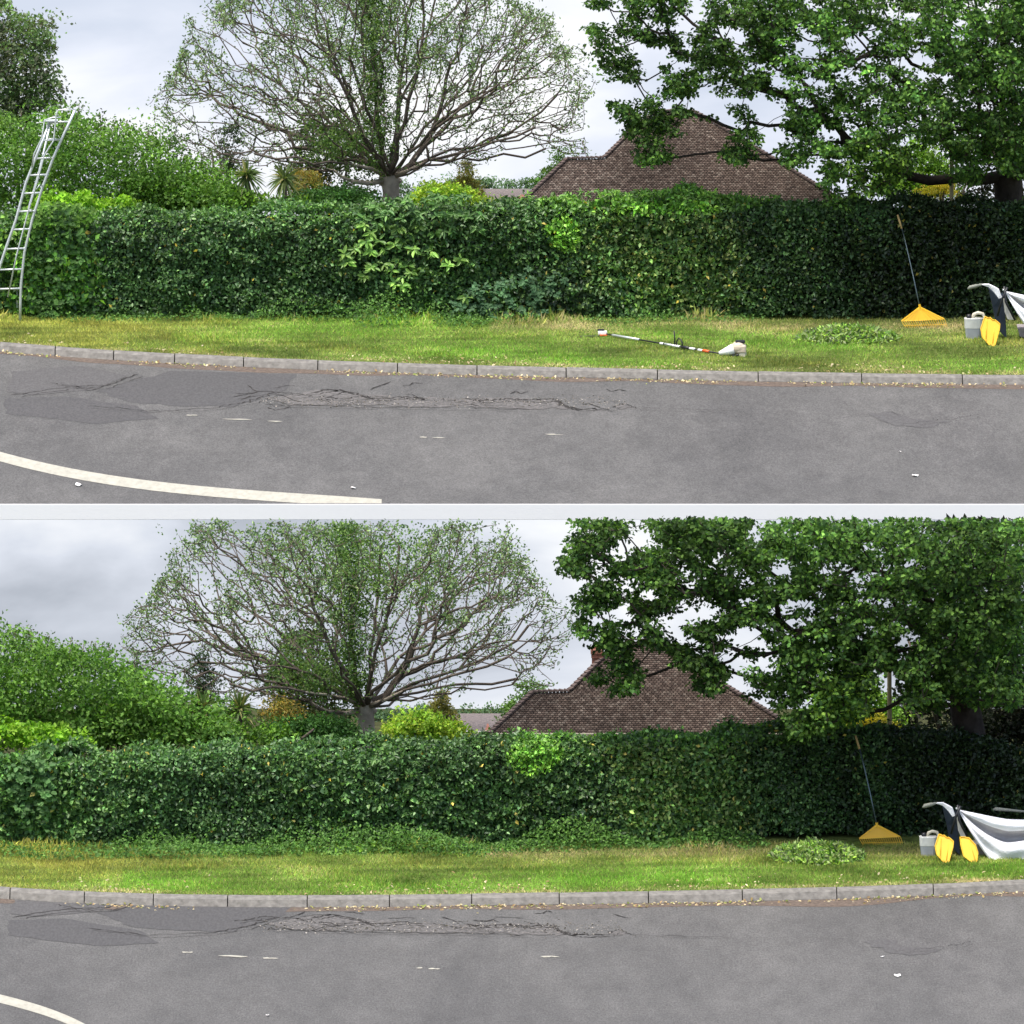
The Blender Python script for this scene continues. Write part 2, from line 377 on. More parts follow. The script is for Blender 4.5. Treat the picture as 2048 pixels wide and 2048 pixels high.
# painted line and worn dashes
def line_strip(P, pts, hw, mat=LINE, name='road_marking', lift=.008):
    xs = np.linspace(pts[0][0], pts[-1][0], 50); p = np.array(pts, float); c = np.polyfit(p[:, 0]/1000, p[:, 1], 3); ys = np.polyval(c, xs/1000)
    lo_ = 949.5 if P is UPP else 5000
    strip(name, G(P, xs, np.minimum(ys+hw, lo_), lift), G(P, xs, np.minimum(ys-hw, lo_-.5), lift), mat)
line_strip(UPP, [(-30,852),(30,870),(150,896),(300,917),(450,932),(600,943),(720,950.5)], 9.0)
line_strip(LOW, [(-60,1868),(0,1884),(30,1892),(60,1900),(100,1913),(150,1935),(175,1948)], 8)
for P, T in ((UPP, lambda x, y: (x, y)), (LOW, lambda x, y: (x-8, y+(1013 if x < 600 else (1002 if x < 900 else 985))))):
    mb = MB()
    for x, y, l in [(352, 783, 20), (420, 790, 55), (505, 794, 28), (793, 824, 12), (815, 825, 24), (1028, 819, 35), (1860-300, 0, 0)]:
        if l: 
            a_, b_ = T(x, y), T(x+l, y+l*.03); ribbon(mb, P, [a_, b_], .05, .0105, .8, 5)
    o = mb.build('worn_marking', LINE); o['kind'] = 'structure'

# ------------------------------------------------------------------ grass
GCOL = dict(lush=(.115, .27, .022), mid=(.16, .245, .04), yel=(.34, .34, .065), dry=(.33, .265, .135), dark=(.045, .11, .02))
def grass(P):
    n = 165000
    x = rng.uniform(-10.5, 10.5, n); kb = P.kb; yk = np.interp(x, kb[:, 0], kb[:, 1])
    u = rng.uniform(0, 1, n); y = yk+.02+(P.Y0+.25-yk)*u
    X = np.stack([x, y], -1); a_ = N2[1](X*[.55, .9]); b_ = N2[2](X*[1.6, 2.5]); c_ = N2[3](X*[3.5, 5])
    s = x/8.0
    lush = .9*np.exp(-((u-.35)/.3)**2)*(s > -.75)+.35*a_+.25*b_
    yel = (.9*np.exp(-((s+.95)/.28)**2)+.30*b_-.1*a_)+.25*(u > .5)
    dry = 1.2*np.exp(-((u-.80)/.14)**2)*(s > -.05)-.2+.35*c_+.25*b_+.9*(u < .06)
    shade = np.zeros(n)
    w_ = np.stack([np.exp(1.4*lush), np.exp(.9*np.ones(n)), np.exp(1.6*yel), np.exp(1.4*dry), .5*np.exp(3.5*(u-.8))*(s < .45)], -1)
    w_ = w_**1.6; w_ /= w_.sum(-1, keepdims=True); ks = ['lush', 'mid', 'yel', 'dry', 'dark']
    cs = np.array([GCOL[k] for k in ks]); r = rng.uniform(0, 1, (n, 1)); idx = (np.cumsum(w_, -1) < r).sum(-1).clip(0, 4)
    col = (.55*cs[idx]+.45*(w_ @ cs))*np.exp(rng.normal(0, .2, (n, 1)))
    col = col*(1+.22*c_+.14*a_)[:, None].clip(.45, 1.7)*np.where((rng.uniform(size=n) < .12), 1.5, 1)[:, None]
    h = .04+.03*rng.uniform(0, 1, n)+.025*np.clip(b_, 0, 2)*.5+.17*np.clip(u-.78, 0, 1)*4.5*rng.uniform(0, 1, n)**2*np.clip(.6+b_, .1, 2)*(s < .45)
    z = np.full(n, P.z+VH-.003)
    me = leaf_mesh('grass', np.stack([x, y, z], -1), h, col, 'blade', .17, N=(0, -.5, .9), Nb=1.2, D=(0, 0, 1), Db=1.0)
    tag(link('grass', me, GRASS), 'short mown grass on the verge beside the %s road' % P.w, 'grass', kind='stuff')
    # fallen leaves on verge edge and gutter
    n = 1700; x = rng.uniform(-9, 9, n); yk = np.interp(x, kb[:, 0], kb[:, 1]); y = np.where(rng.uniform(size=n) < .62, yk-KW*.8-np.abs(rng.normal(0, .16, n))-.02, yk+np.abs(rng.normal(0, .5, n)))
    dens = N2[4](np.stack([x, x*0], -1)*1.2) > -.3+1.2*rng.normal(size=n)*.4
    x, y, yk = x[dens], y[dens], yk[dens]; z = np.where(y > yk-.1, P.z+VH+.03, P.z+.015); n = len(x)
    me = leaf_mesh('fallen_leaves', np.stack([x, y, z], -1), rng.uniform(.025, .07, n), pick([(.42,.34,.2), (.55,.48,.3), (.3,.2,.1), (.2,.25,.06)], n, .25), 'oval', .6, N=(0, -.4, 1), Nb=1.6)
    tag(link('fallen_leaves', me, DRY), 'dry fallen leaves scattered along the kerb of the %s road' % P.w, 'leaves', kind='stuff')
grass(LOW); grass(UPP)

# ------------------------------------------------------------------ hedge
def hedge(P, topl, botl, zones, seed):
    Yh = P.Y0
    S = mpp(Yh)
    tp = lambda px: interp(topl, px); bt = lambda px: interp(botl, px)
    base = empty('hedge', (0, Yh, P.z), 'long clipped evergreen hedge standing behind the %s grass verge' % P.w, 'hedge')
    TH = .85                           # depth of the hedge
    def height(px): return (Pt(px, tp(px), hedge_y(P, px)+.75)[..., 2])-P.z-VH+.02
    n = 112000
    px = rng.uniform(-60, 1995, n); HY = hedge_y(P, px)
    H = height(px)
    part = rng.uniform(0, 1, n); front = part < .70
    x = Pt(px, 500.0, HY)[..., 0]
    zz = rng.uniform(0, 1, n)**.95*H
    # rounded shoulder
    def surfY(z, H): 
        t = np.clip((z-(H-.35))/.35, 0, 1); return .30*(1-np.sqrt(np.clip(1-t*t, 0, 1)))
    y = np.where(front, HY+surfY(zz, H), HY+.3+rng.uniform(0, 1, n)*(TH-.3))
    z = np.where(front, zz, H-.02-.0*zz)
    q = np.stack([x, y*0, z], -1)
    lump = .09*NZ[0](q*1.3)+.065*NZ[1](q*3.8)+.045*NZ[2](q*9)+.04*NZ[4](q*15); lump = .14*np.tanh(lump/.14)*(1.0 if P is LOW else 1.25)
    depth = np.abs(rng.normal(0, .05, n))-.09*(rng.uniform(size=n) < .10)
    y = np.where(front, y+lump*.9+depth, y)
    z = np.where(front, z, z+(.05+.05*(px < 250))*NZ[3](np.stack([x, y, x*0], -1)*3)+.03*NZ[5](np.stack([x, y, x*0], -1)*1.1)+.02*NZ[4](np.stack([x, y, x*0], -1)*9)-depth*.6+np.where(rng.uniform(size=n) < .04, rng.uniform(0, .12, n), 0))
    # holes near the foot
    keep = ~(front & (zz < .14) & (NZ[5](q*3.5) > .5)); 
    px, x, y, z, front, H = px[keep], x[keep], y[keep], z[keep], front[keep], H[keep]; n = len(x)
    py = botl[0][1]-0*px; pyy = (bt(px))-(z)/S*.985-(0 if P is UPP else 1)*(1597-np.interp(px, [-60, 900, 1300, 1600, 1800, 2000], [1598, 1596, 1589, 1578, 1571, 1573]))
    col = np.zeros((n, 3)); size = rng.uniform(.055, .10, n); 
    tone = 1+.16*NZ[6](np.stack([x, z*0, z], -1)*1.1)+.10*NZ[7](np.stack([x, z*0, z], -1)*3.5)
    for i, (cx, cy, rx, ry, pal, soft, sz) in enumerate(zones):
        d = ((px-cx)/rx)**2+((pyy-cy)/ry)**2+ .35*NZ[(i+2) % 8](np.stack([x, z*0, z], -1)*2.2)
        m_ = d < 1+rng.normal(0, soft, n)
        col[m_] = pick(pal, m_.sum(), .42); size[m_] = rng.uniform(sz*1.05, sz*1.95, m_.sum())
    m_ = (z > H-.10) & (rng.uniform(size=n) < .75) & (px < 1560); col[m_] = .45*col[m_]+.55*pick(MG+GG+BG[:1], m_.sum(), .25)  # paler top leaves: new growth, with light from above put into the colour
    m_ = rng.uniform(size=n) < .006; col[m_] = pick([(.5, .38, .06), (.35, .3, .08)], m_.sum(), .2)
    col *= np.clip(tone, .5, 1.7)[:, None]*1.5
    Nn = np.where(front[:, None], np.array([0, -1, .55]), np.array([0, -.25, 1]))
    pos = np.stack([x, y, P.z+VH+z-.05], -1)
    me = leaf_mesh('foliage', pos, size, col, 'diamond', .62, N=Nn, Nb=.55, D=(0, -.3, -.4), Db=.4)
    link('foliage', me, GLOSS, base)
    # dark inside of twigs
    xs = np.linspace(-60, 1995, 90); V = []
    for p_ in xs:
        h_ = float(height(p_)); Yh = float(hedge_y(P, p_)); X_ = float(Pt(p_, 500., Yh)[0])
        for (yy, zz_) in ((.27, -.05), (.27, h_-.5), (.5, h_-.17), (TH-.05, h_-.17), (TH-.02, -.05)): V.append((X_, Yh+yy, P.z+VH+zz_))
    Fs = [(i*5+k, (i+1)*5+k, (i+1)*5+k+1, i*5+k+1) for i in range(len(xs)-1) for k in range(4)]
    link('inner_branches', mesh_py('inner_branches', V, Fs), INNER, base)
    return base
DG = [(.034, .078, .024), (.055, .115, .034), (.02, .048, .018), (.09, .155, .055)]
MG = [(.045, .11, .03), (.07, .15, .035), (.02, .05, .018), (.12, .2, .06)]
YG = [(.10, .19, .035), (.06, .13, .03), (.03, .07, .022), (.2, .24, .07), (.11, .18, .05), (.05, .11, .035)]
BG = [(.12, .28, .035), (.2, .36, .05), (.08, .18, .03)]
GG = [(.06, .10, .05), (.09, .13, .07), (.03, .06, .03)]
SG = [(.018, .04, .012), (.03, .055, .017), (.012, .025, .01), (.05, .085, .025)]  # darkened greens for the right end: shade under the oak put into leaf colour
TOPU = [(-60,402),(30,402),(120,400),(200,392),(300,393),(600,392),(680,385),(740,376),(900,376),(960,374),(1100,377),(1150,372),(1220,362),(1330,358),(1360,372),(1500,375),(1900,377),(2000,380)]
BOTU = [(-60,602),(30,600),(966,600),(1990,600)]
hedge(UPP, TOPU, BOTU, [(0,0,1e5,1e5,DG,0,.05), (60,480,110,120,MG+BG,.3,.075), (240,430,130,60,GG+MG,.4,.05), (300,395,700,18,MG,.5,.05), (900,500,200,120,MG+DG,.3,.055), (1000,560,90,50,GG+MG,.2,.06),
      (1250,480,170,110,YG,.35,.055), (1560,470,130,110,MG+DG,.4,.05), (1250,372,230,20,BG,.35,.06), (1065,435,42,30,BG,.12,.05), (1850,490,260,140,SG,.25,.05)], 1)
TOPL = [(-60,1418),(30,1412),(150,1414),(240,1404),(400,1402),(700,1396),(900,1388),(1100,1380),(1300,1376),(1500,1368),(1800,1368),(1860,1374),(1910,1392),(2000,1410)]
BOTL = [(-60,1600),(966,1597),(1990,1597)]
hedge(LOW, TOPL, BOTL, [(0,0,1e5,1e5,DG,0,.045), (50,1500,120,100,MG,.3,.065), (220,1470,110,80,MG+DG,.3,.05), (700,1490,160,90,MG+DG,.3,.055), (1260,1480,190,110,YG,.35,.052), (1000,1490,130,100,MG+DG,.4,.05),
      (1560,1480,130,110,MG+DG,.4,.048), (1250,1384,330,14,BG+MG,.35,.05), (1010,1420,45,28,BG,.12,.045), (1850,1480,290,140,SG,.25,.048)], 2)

def mb_crop(pos, crop):                # keeps the lower trees clear of the terrace edging behind them: nothing grows above a plane sloping up from its lower lip
    if crop < 0: return np.ones(len(pos), bool)
    return pos[:, 2] < ZU-zt+.159*(YWALL-.2-pos[:, 1])-.005
# ------------------------------------------------------------------ generic shrubs made of leaf clumps
def clump_foliage(P, polys, n, Y, thick, leaf, pal, shape='diamond', width=.6, clump=.16, keep=None, var=.22, per=26, top=None, N=(0, -.35, .9), Nb=.6):
    """leaves gathered in small clumps filling an outline; returns positions, sizes, colours"""
    per = int(per*1.7); C = []
    tot = sum(abs(poly_area(p)) for p in polys)
    for p in polys:
        m_ = max(3, int(n/per*abs(poly_area(p))/tot)); q = sample_poly(p, m_, keep)
        C.append(q)
    C = np.concatenate(C); m_ = len(C)
    yy = Y+rng.uniform(-1, 1, m_)*thick
    B = Pt(C[:, 0], C[:, 1], yy)
    hue = np.array(pal)[rng.choice(len(pal), m_)]
    cr = clump*1.35*rng.uniform(.5, 1.5, m_)*np.where(rng.uniform(size=m_) < .12, 1.7, 1); ctone = np.exp(rng.normal(0, .24, m_))
    idx = np.repeat(np.arange(m_), per); k = len(idx)
    d = unit(rng.normal(size=(k, 3))); d[:, 2] = np.where(rng.uniform(size=k) < .65, np.abs(d[:, 2]), d[:, 2])
    r = cr[idx]*rng.uniform(.35, 1, k)**.5
    Pp = B[idx]+d*r[:, None]*np.array([1.15, 1.15, .8])
    col = (.55*pick(pal, k, var)+.45*hue[idx])*ctone[idx][:, None]
    ok_ = mb_crop(Pp, 982 if P is LOW else -1); Pp, col, d, k = Pp[ok_], col[ok_], d[ok_], int(ok_.sum())
    me = leaf_mesh('foliage', Pp, leaf*1.12*rng.uniform(.65, 1.25, k), col, shape, width, N=unit(d*.7+np.array(N)), Nb=Nb*1.4, D=d, Db=.8)
    return me, B
def poly_area(p):
    p = np.array(p, float); x, y = p[:, 0], p[:, 1]; return .5*np.sum(x*np.roll(y, -1)-y*np.roll(x, -1))
def blob(cx, cy, rx, ry, n=18, j=.12):
    return [(cx+rx*math.cos(t)*(1+random.uniform(-j, j)), cy+ry*math.sin(t)*(1+random.uniform(-j, j))) for t in [2*math.pi*i/n for i in range(n)]]
def simple_stems(P, cx, Y, z1, r=.05, spread=.5, n=4, mat=BARK, parent=None, name='stems'):
    x0 = float(Pt(cx, 500., Y)[0])
    for i in range(n):
        a_ = rng.normal(0, spread); b_ = rng.normal(0, spread*.5)
        mb = MB(); mb.tube([(x0+a_*.15, Y, P.z), (x0+a_*.5, Y+b_*.5, P.z+(z1-P.z)*.5), (x0+a_, Y+b_, z1)], [r, r*.75, r*.35], 6)
        mb.build('stem', mat, parent, True)
def shrub(P, name, label, cat, polys, Y, n, leaf, pal, thick=.4, group=None, stem=True, mat=LEAF, **kw):
    p = np.concatenate([np.array(q, float) for q in polys]); cx = p[:, 0].mean(); cy = p[:, 1].mean()
    base = empty(name, (float(Pt(cx, cy, Y)[0]), Y, P.z+VH), label, cat, group)
    me, B = clump_foliage(P, polys, n, Y, thick, leaf, pal, **kw)
    link('foliage', me, mat, base)
    if stem: simple_stems(P, cx, Y, float(B[:, 2].mean()), parent=base, spread=(p[:, 0].max()-p[:, 0].min())*mpp(Y)*.22)
    return base

# ------------------------------------------------------------------ branching trees
def grow(nodes, parents, targets, bal=.35):
    """attach every target to the nearest suitable node, near ones first"""
    root = np.array(nodes[0]); T = targets[np.argsort(np.linalg.norm(targets-root, axis=1))]
    n0 = len(nodes); X = np.zeros((n0+len(T), 3)); X[:n0] = nodes; par = list(parents); plen = np.zeros(n0+len(T))
    for i in range(1, n0): plen[i] = plen[par[i]]+np.linalg.norm(X[i]-X[par[i]])
    c = n0
    for t in T:
        d = np.linalg.norm(X[:c]-t, axis=1); j = int(np.argmin(d+bal*plen[:c]+np.where(np.arange(c) == 0, 3, 0)))
        X[c] = t; par.append(j); plen[c] = plen[j]+d[j]; c += 1
    return X, np.array(par)
def radii(X, par, tip, pw=2.3, cap=None):
    n = len(X); acc = np.zeros(n); order = np.arange(n)
    plen = np.zeros(n)
    for i in range(1, n): plen[i] = 0
    kids = np.zeros(n)
    r = np.zeros(n)
    for i in range(n-1, -1, -1):
        r[i] = max(tip, acc[i]**(1/pw)) if acc[i] > 0 else tip
        if cap: r[i] = min(r[i], cap)
        if i > 0: acc[par[i]] += r[i]**pw; kids[par[i]] += 1
    return r, kids
def branch_mesh(name, X, par, r, sides=5, skip=0):
    i = np.arange(1, len(X)); i = i[i > skip]; A = X[par[i]]; B = X[i]; ra = np.minimum(r[par[i]], r[i]*1.35); rb = r[i]
    # slight bow so that limbs are not straight
    d = B-A; L = np.linalg.norm(d, axis=1, keepdims=True)+1e-9; M = (A+B)/2+rng.normal(size=A.shape)*L*.05+np.array([0, 0, -.04])*L; t = d/L
    ref = np.where(np.abs(t[:, 2:3]) < .9, np.array([[0, 0, 1.]]), np.array([[1., 0, 0]])); u = unit(np.cross(t, ref)); v = np.cross(t, u)
    q = 2*np.pi*np.arange(sides)/sides; ring = np.cos(q)[None, :, None]*u[:, None]+np.sin(q)[None, :, None]*v[:, None]
    rm = (ra+rb)/2
    V = np.concatenate([A[:, None]+ring*ra[:, None, None], M[:, None]+ring*rm[:, None, None], B[:, None]+ring*rb[:, None, None]], 1)
    m = 3*sides; off = (np.arange(len(i))*m)[:, None]; Fs = []
    for s in range(2):
        for k in range(sides): Fs.append(off+np.array([s*sides+k, s*sides+(k+1) % sides, (s+1)*sides+(k+1) % sides, (s+1)*sides+k])[None])
    loops = np.concatenate(Fs, 1); return mesh_np(name, V.reshape(-1, 3), loops, np.full(len(i)*2*sides, 4), smooth=True)

def bare_tree(P, T, crop, seed):
    global rng
    rng = np.random.default_rng(seed)
    Y = P.Y0+(4.5 if P is LOW else 5.0); S = mpp(Y); DZ = 3.4
    def pt(x, y, dy=0): q = T(x, y); return Pt(q[0], q[1], Y+dy)
    base = empty('spreading_tree', pt(737, 400), 'broad sparse tree with a short grey trunk and fanning bare branches above the %s hedge' % P.w, 'tree')
    base.location.z = P.z+VH
    # trunk
    mb = MB(); g0 = pt(737, 400); g0 = np.array([g0[0], g0[1], P.z+VH])
    tr = [g0, pt(737, 385), pt(738, 365), pt(737, 350), pt(734, 338), pt(735, 326), pt(738, 318)]
    mb.tube(tr, [.24, 17.5*S, 16*S, 17*S, 20*S, 19*S, 12*S], 14)
    mb.ball(pt(722, 345, -.03), (7*S, 6*S, 7*S)); mb.ball(pt(752, 341, -.02), (7*S, 6*S, 6*S)); mb.tube([pt(737, 383, -.12), pt(737, 377, -.17), pt(737, 375, -.16)], [9*S, 7*S, 4*S], 10)
    mb.build('trunk', GREYBARK, base, True)
    # traced main limbs (x, y, depth offset)
    limbs = [[(734,330,0),(718,290,.1),(714,240,.1),(711,180,.1),(706,110,.1),(702,40,.1),(700,-40,.1)],
             [(725,340,-.1),(700,346,-.3),(668,343,-.5),(645,334,-.6),(631,322,-.6),(612,318,-.7)],
             [(726,332,-.1),(700,318,-.5),(670,312,-.9),(620,305,-1.3),(560,296,-1.6),(480,290,-1.8)],
             [(728,330,0),(690,305,.1),(640,285,.2),(580,262,.4),(520,240,.4),(450,215,.3)],
             [(730,328,.1),(690,290,.5),(640,250,.8),(590,205,1.0),(530,160,1.1),(470,120,1.2)],
             [(732,326,.2),(700,280,.8),(670,220,1.2),(640,150,1.6),(610,90,1.8)],
             [(732,328,-.2),(706,290,-.7),(680,240,-1.2),(655,180,-1.6),(630,110,-1.8)],
             [(745,332,-.1),(770,322,-.3),(810,302,-.6),(860,290,-1),(930,268,-1.2),(1010,240,-1.3)],
             [(746,330,0),(775,310,.1),(800,275,.2),(820,235,.3),(838,180,.3),(850,120,.3)],
             [(746,332,.1),(790,308,.4),(850,282,.6),(920,262,.8),(1000,225,.8),(1050,180,.9)],
             [(748,334,.1),(800,312,.8),(870,298,1.2),(950,290,1.5),(1030,280,1.6)],
             [(742,326,.1),(770,290,.8),(800,240,1.3),(850,190,1.6),(900,130,1.8)],
             [(742,326,-.2),(770,290,-.8),(810,250,-1.3),(870,205,-1.6),(940,160,-1.9)],
             [(738,322,0),(745,270,.3),(752,200,.6),(760,120,.8),(765,30,.8)],
             [(738,322,-.2),(750,260,-.7),(770,190,-1),(790,110,-1.3),(800,30,-1.3)],
             [(735,330,-.3),(725,312,-1),(710,290,-2),(690,260,-2.7)], [(740,330,.3),(745,300,1),(752,280,2),(758,255,2.7)]]
    nodes = [pt(736, 332)]; par = [-1]
    for lb in limbs:
        j = 0
        for (x, y, d) in lb:
            q = T(x, y)
            if q[1] < crop: break
            nodes.append(pt(x, y, d)); par.append(j); j = len(nodes)-1
    n0 = len(nodes)
    env = [(285,200),(300,160),(330,110),(372,60),(400,0),(430,-80),(560,-150),(720,-180),(880,-150),(985,-50),(1050,40),(1080,100),(1097,180),(1088,240),(1050,285),(960,308),(880,316),(800,322),(770,320),(690,322),(600,335),(500,318),(400,300),(330,270),(290,235)]
    q = sample_poly(env, 5000)
    # hollow-ish crown: fewer twigs low and near the middle
    rel = np.hypot((q[:, 0]-730)/380, (q[:, 1]-330)/400); kp = rng.uniform(size=len(q)) < (.22+.8*rel)*(1+.55*N2[1](q/38.0)*(rel > .55))
    q = q[kp]; rel = rel[kp]; tq = np.array([T(a_, b_) for a_, b_ in q]); ok = tq[:, 1] > crop+3; q, tq, rel = q[ok], tq[ok], rel[ok]
    lim = np.sqrt(np.clip(1.05-((q[:, 0]-710)/400)**2, .05, 1))*DZ*np.clip((345-q[:, 1])/150, .18, 1)
    dy = rng.uniform(-1, 1, len(q))*lim
    Tg = Pt(tq[:, 0], tq[:, 1], Y+dy)
    # outlying sprays that break the edge
    ang = rng.uniform(math.radians(-12), math.radians(192), 260); rr = 1+.12*rng.uniform(0, 1, 260)*(np.sin(ang*9+seed)*.5+.5)
    ex = 705+395*rr*np.cos(ang); ey = 235-0-300*rr*np.sin(ang); et = np.array([T(a_, b_) for a_, b_ in zip(ex, ey)]); ok = (et[:, 1] > crop+3)
    Tg = np.concatenate([Tg, Pt(et[ok, 0], et[ok, 1], Y+rng.normal(0, .8, ok.sum()))])
    X, pr = grow(nodes, par, Tg, .5)
    r, kids = radii(X, pr, .005, 2.2, .08)
    for i_ in range(1, n0): r[i_] = max(r[i_], .022)
    link('branches', branch_mesh('branches', X, pr, r, 5), BARK, base)
    for lb, r_ in ((limbs[1], 5.5), (limbs[2][:4], 4.5), (limbs[3][:3], 4.5), (limbs[7][:3], 5.5), (limbs[8][:3], 5.5), (limbs[9][:3], 5)):
        MB().tube([pt(x, y, d) for x, y, d in lb], np.linspace(r_, 1.6, len(lb))*S, 8).build('limb', GREYBARK, base, True)
    MB().tube([pt(662, 346, -.5), pt(640, 358, -.6), pt(622, 366, -.7), pt(605, 372, -.8)], [1.5*S, 1.2*S, 1*S, .6*S], 6).build('limb', GREYBARK, base, True)
    # leaf tufts at twig tips and along thin twigs
    tips = np.where((kids == 0))[0]; thin = np.where((r < .011) & (kids > 0))[0]
    hz = np.clip((X[:, 2]-P.z-2.0)/3.2, 0, 1)
    src = np.concatenate([np.repeat(tips, 17), np.repeat(thin, 9)])
    pr_ = .22+.62*hz[src]
    # denser on the right and upper middle
    src = src[rng.uniform(size=len(src)) < pr_]
    n = len(src); pos = X[src]+rng.normal(0, .06, (n, 3)); t_ = rng.uniform(0, .5, (n, 1)); pos = pos*(1-t_)+(X[pr[src]]+rng.normal(0, .03, (n, 3)))*t_
    col = pick([(.11, .19, .08), (.18, .28, .12), (.065, .11, .06), (.26, .36, .14)], n, .3)
    sc = mb_crop(pos, crop+2)
    link('foliage', leaf_mesh('foliage', pos[sc], rng.uniform(.04, .08, sc.sum()), col[sc], 'diamond', .5), LEAF, base)
    # ivy on the leader and through the upper middle
    iv = []
    for k in range(1000):
        y_ = rng.uniform(-120, 330); x_ = 712-(330-y_)*.03+rng.normal(0, 11+10*math.sin(y_*.05)**2); iv.append((x_, y_, rng.normal(0, .25)))
    for k in range(900):
        a_, b_ = rng.normal(0, 1, 2); x_ = 735+a_*100; y_ = 60+b_*62; iv.append((x_, y_, rng.normal(0, 1.2)))
    for k in range(420):
        a_, b_ = rng.normal(0, 1, 2); iv.append((640+a_*45, 265+b_*28, rng.normal(-.5, .5)))
    iv = np.array(iv); tq = np.array([T(a_, b_) for a_, b_ in iv[:, :2]]); ok = tq[:, 1] > crop+7; C = Pt(tq[ok, 0], tq[ok, 1], Y+iv[ok, 2])
    idx = np.repeat(np.arange(len(C)), 9); pos = C[idx]+rng.normal(0, .05, (len(idx), 3)); sc = mb_crop(pos, crop+2)
    col = pick([(.08, .16, .04), (.13, .24, .055), (.045, .09, .03), (.18, .27, .07)], len(idx), .3)
    link('ivy', leaf_mesh('ivy', pos[sc], rng.uniform(.035, .06, sc.sum()), col[sc], 'diamond', .7), LEAF, base)
bare_tree(UPP, lambda x, y: (x, y), -260, 11)
bare_tree(LOW, lambda x, y: ((x-737)*1.0-(6 if x > 900 else 0)+690, (y-345)*1.0+1345), 981, 12)

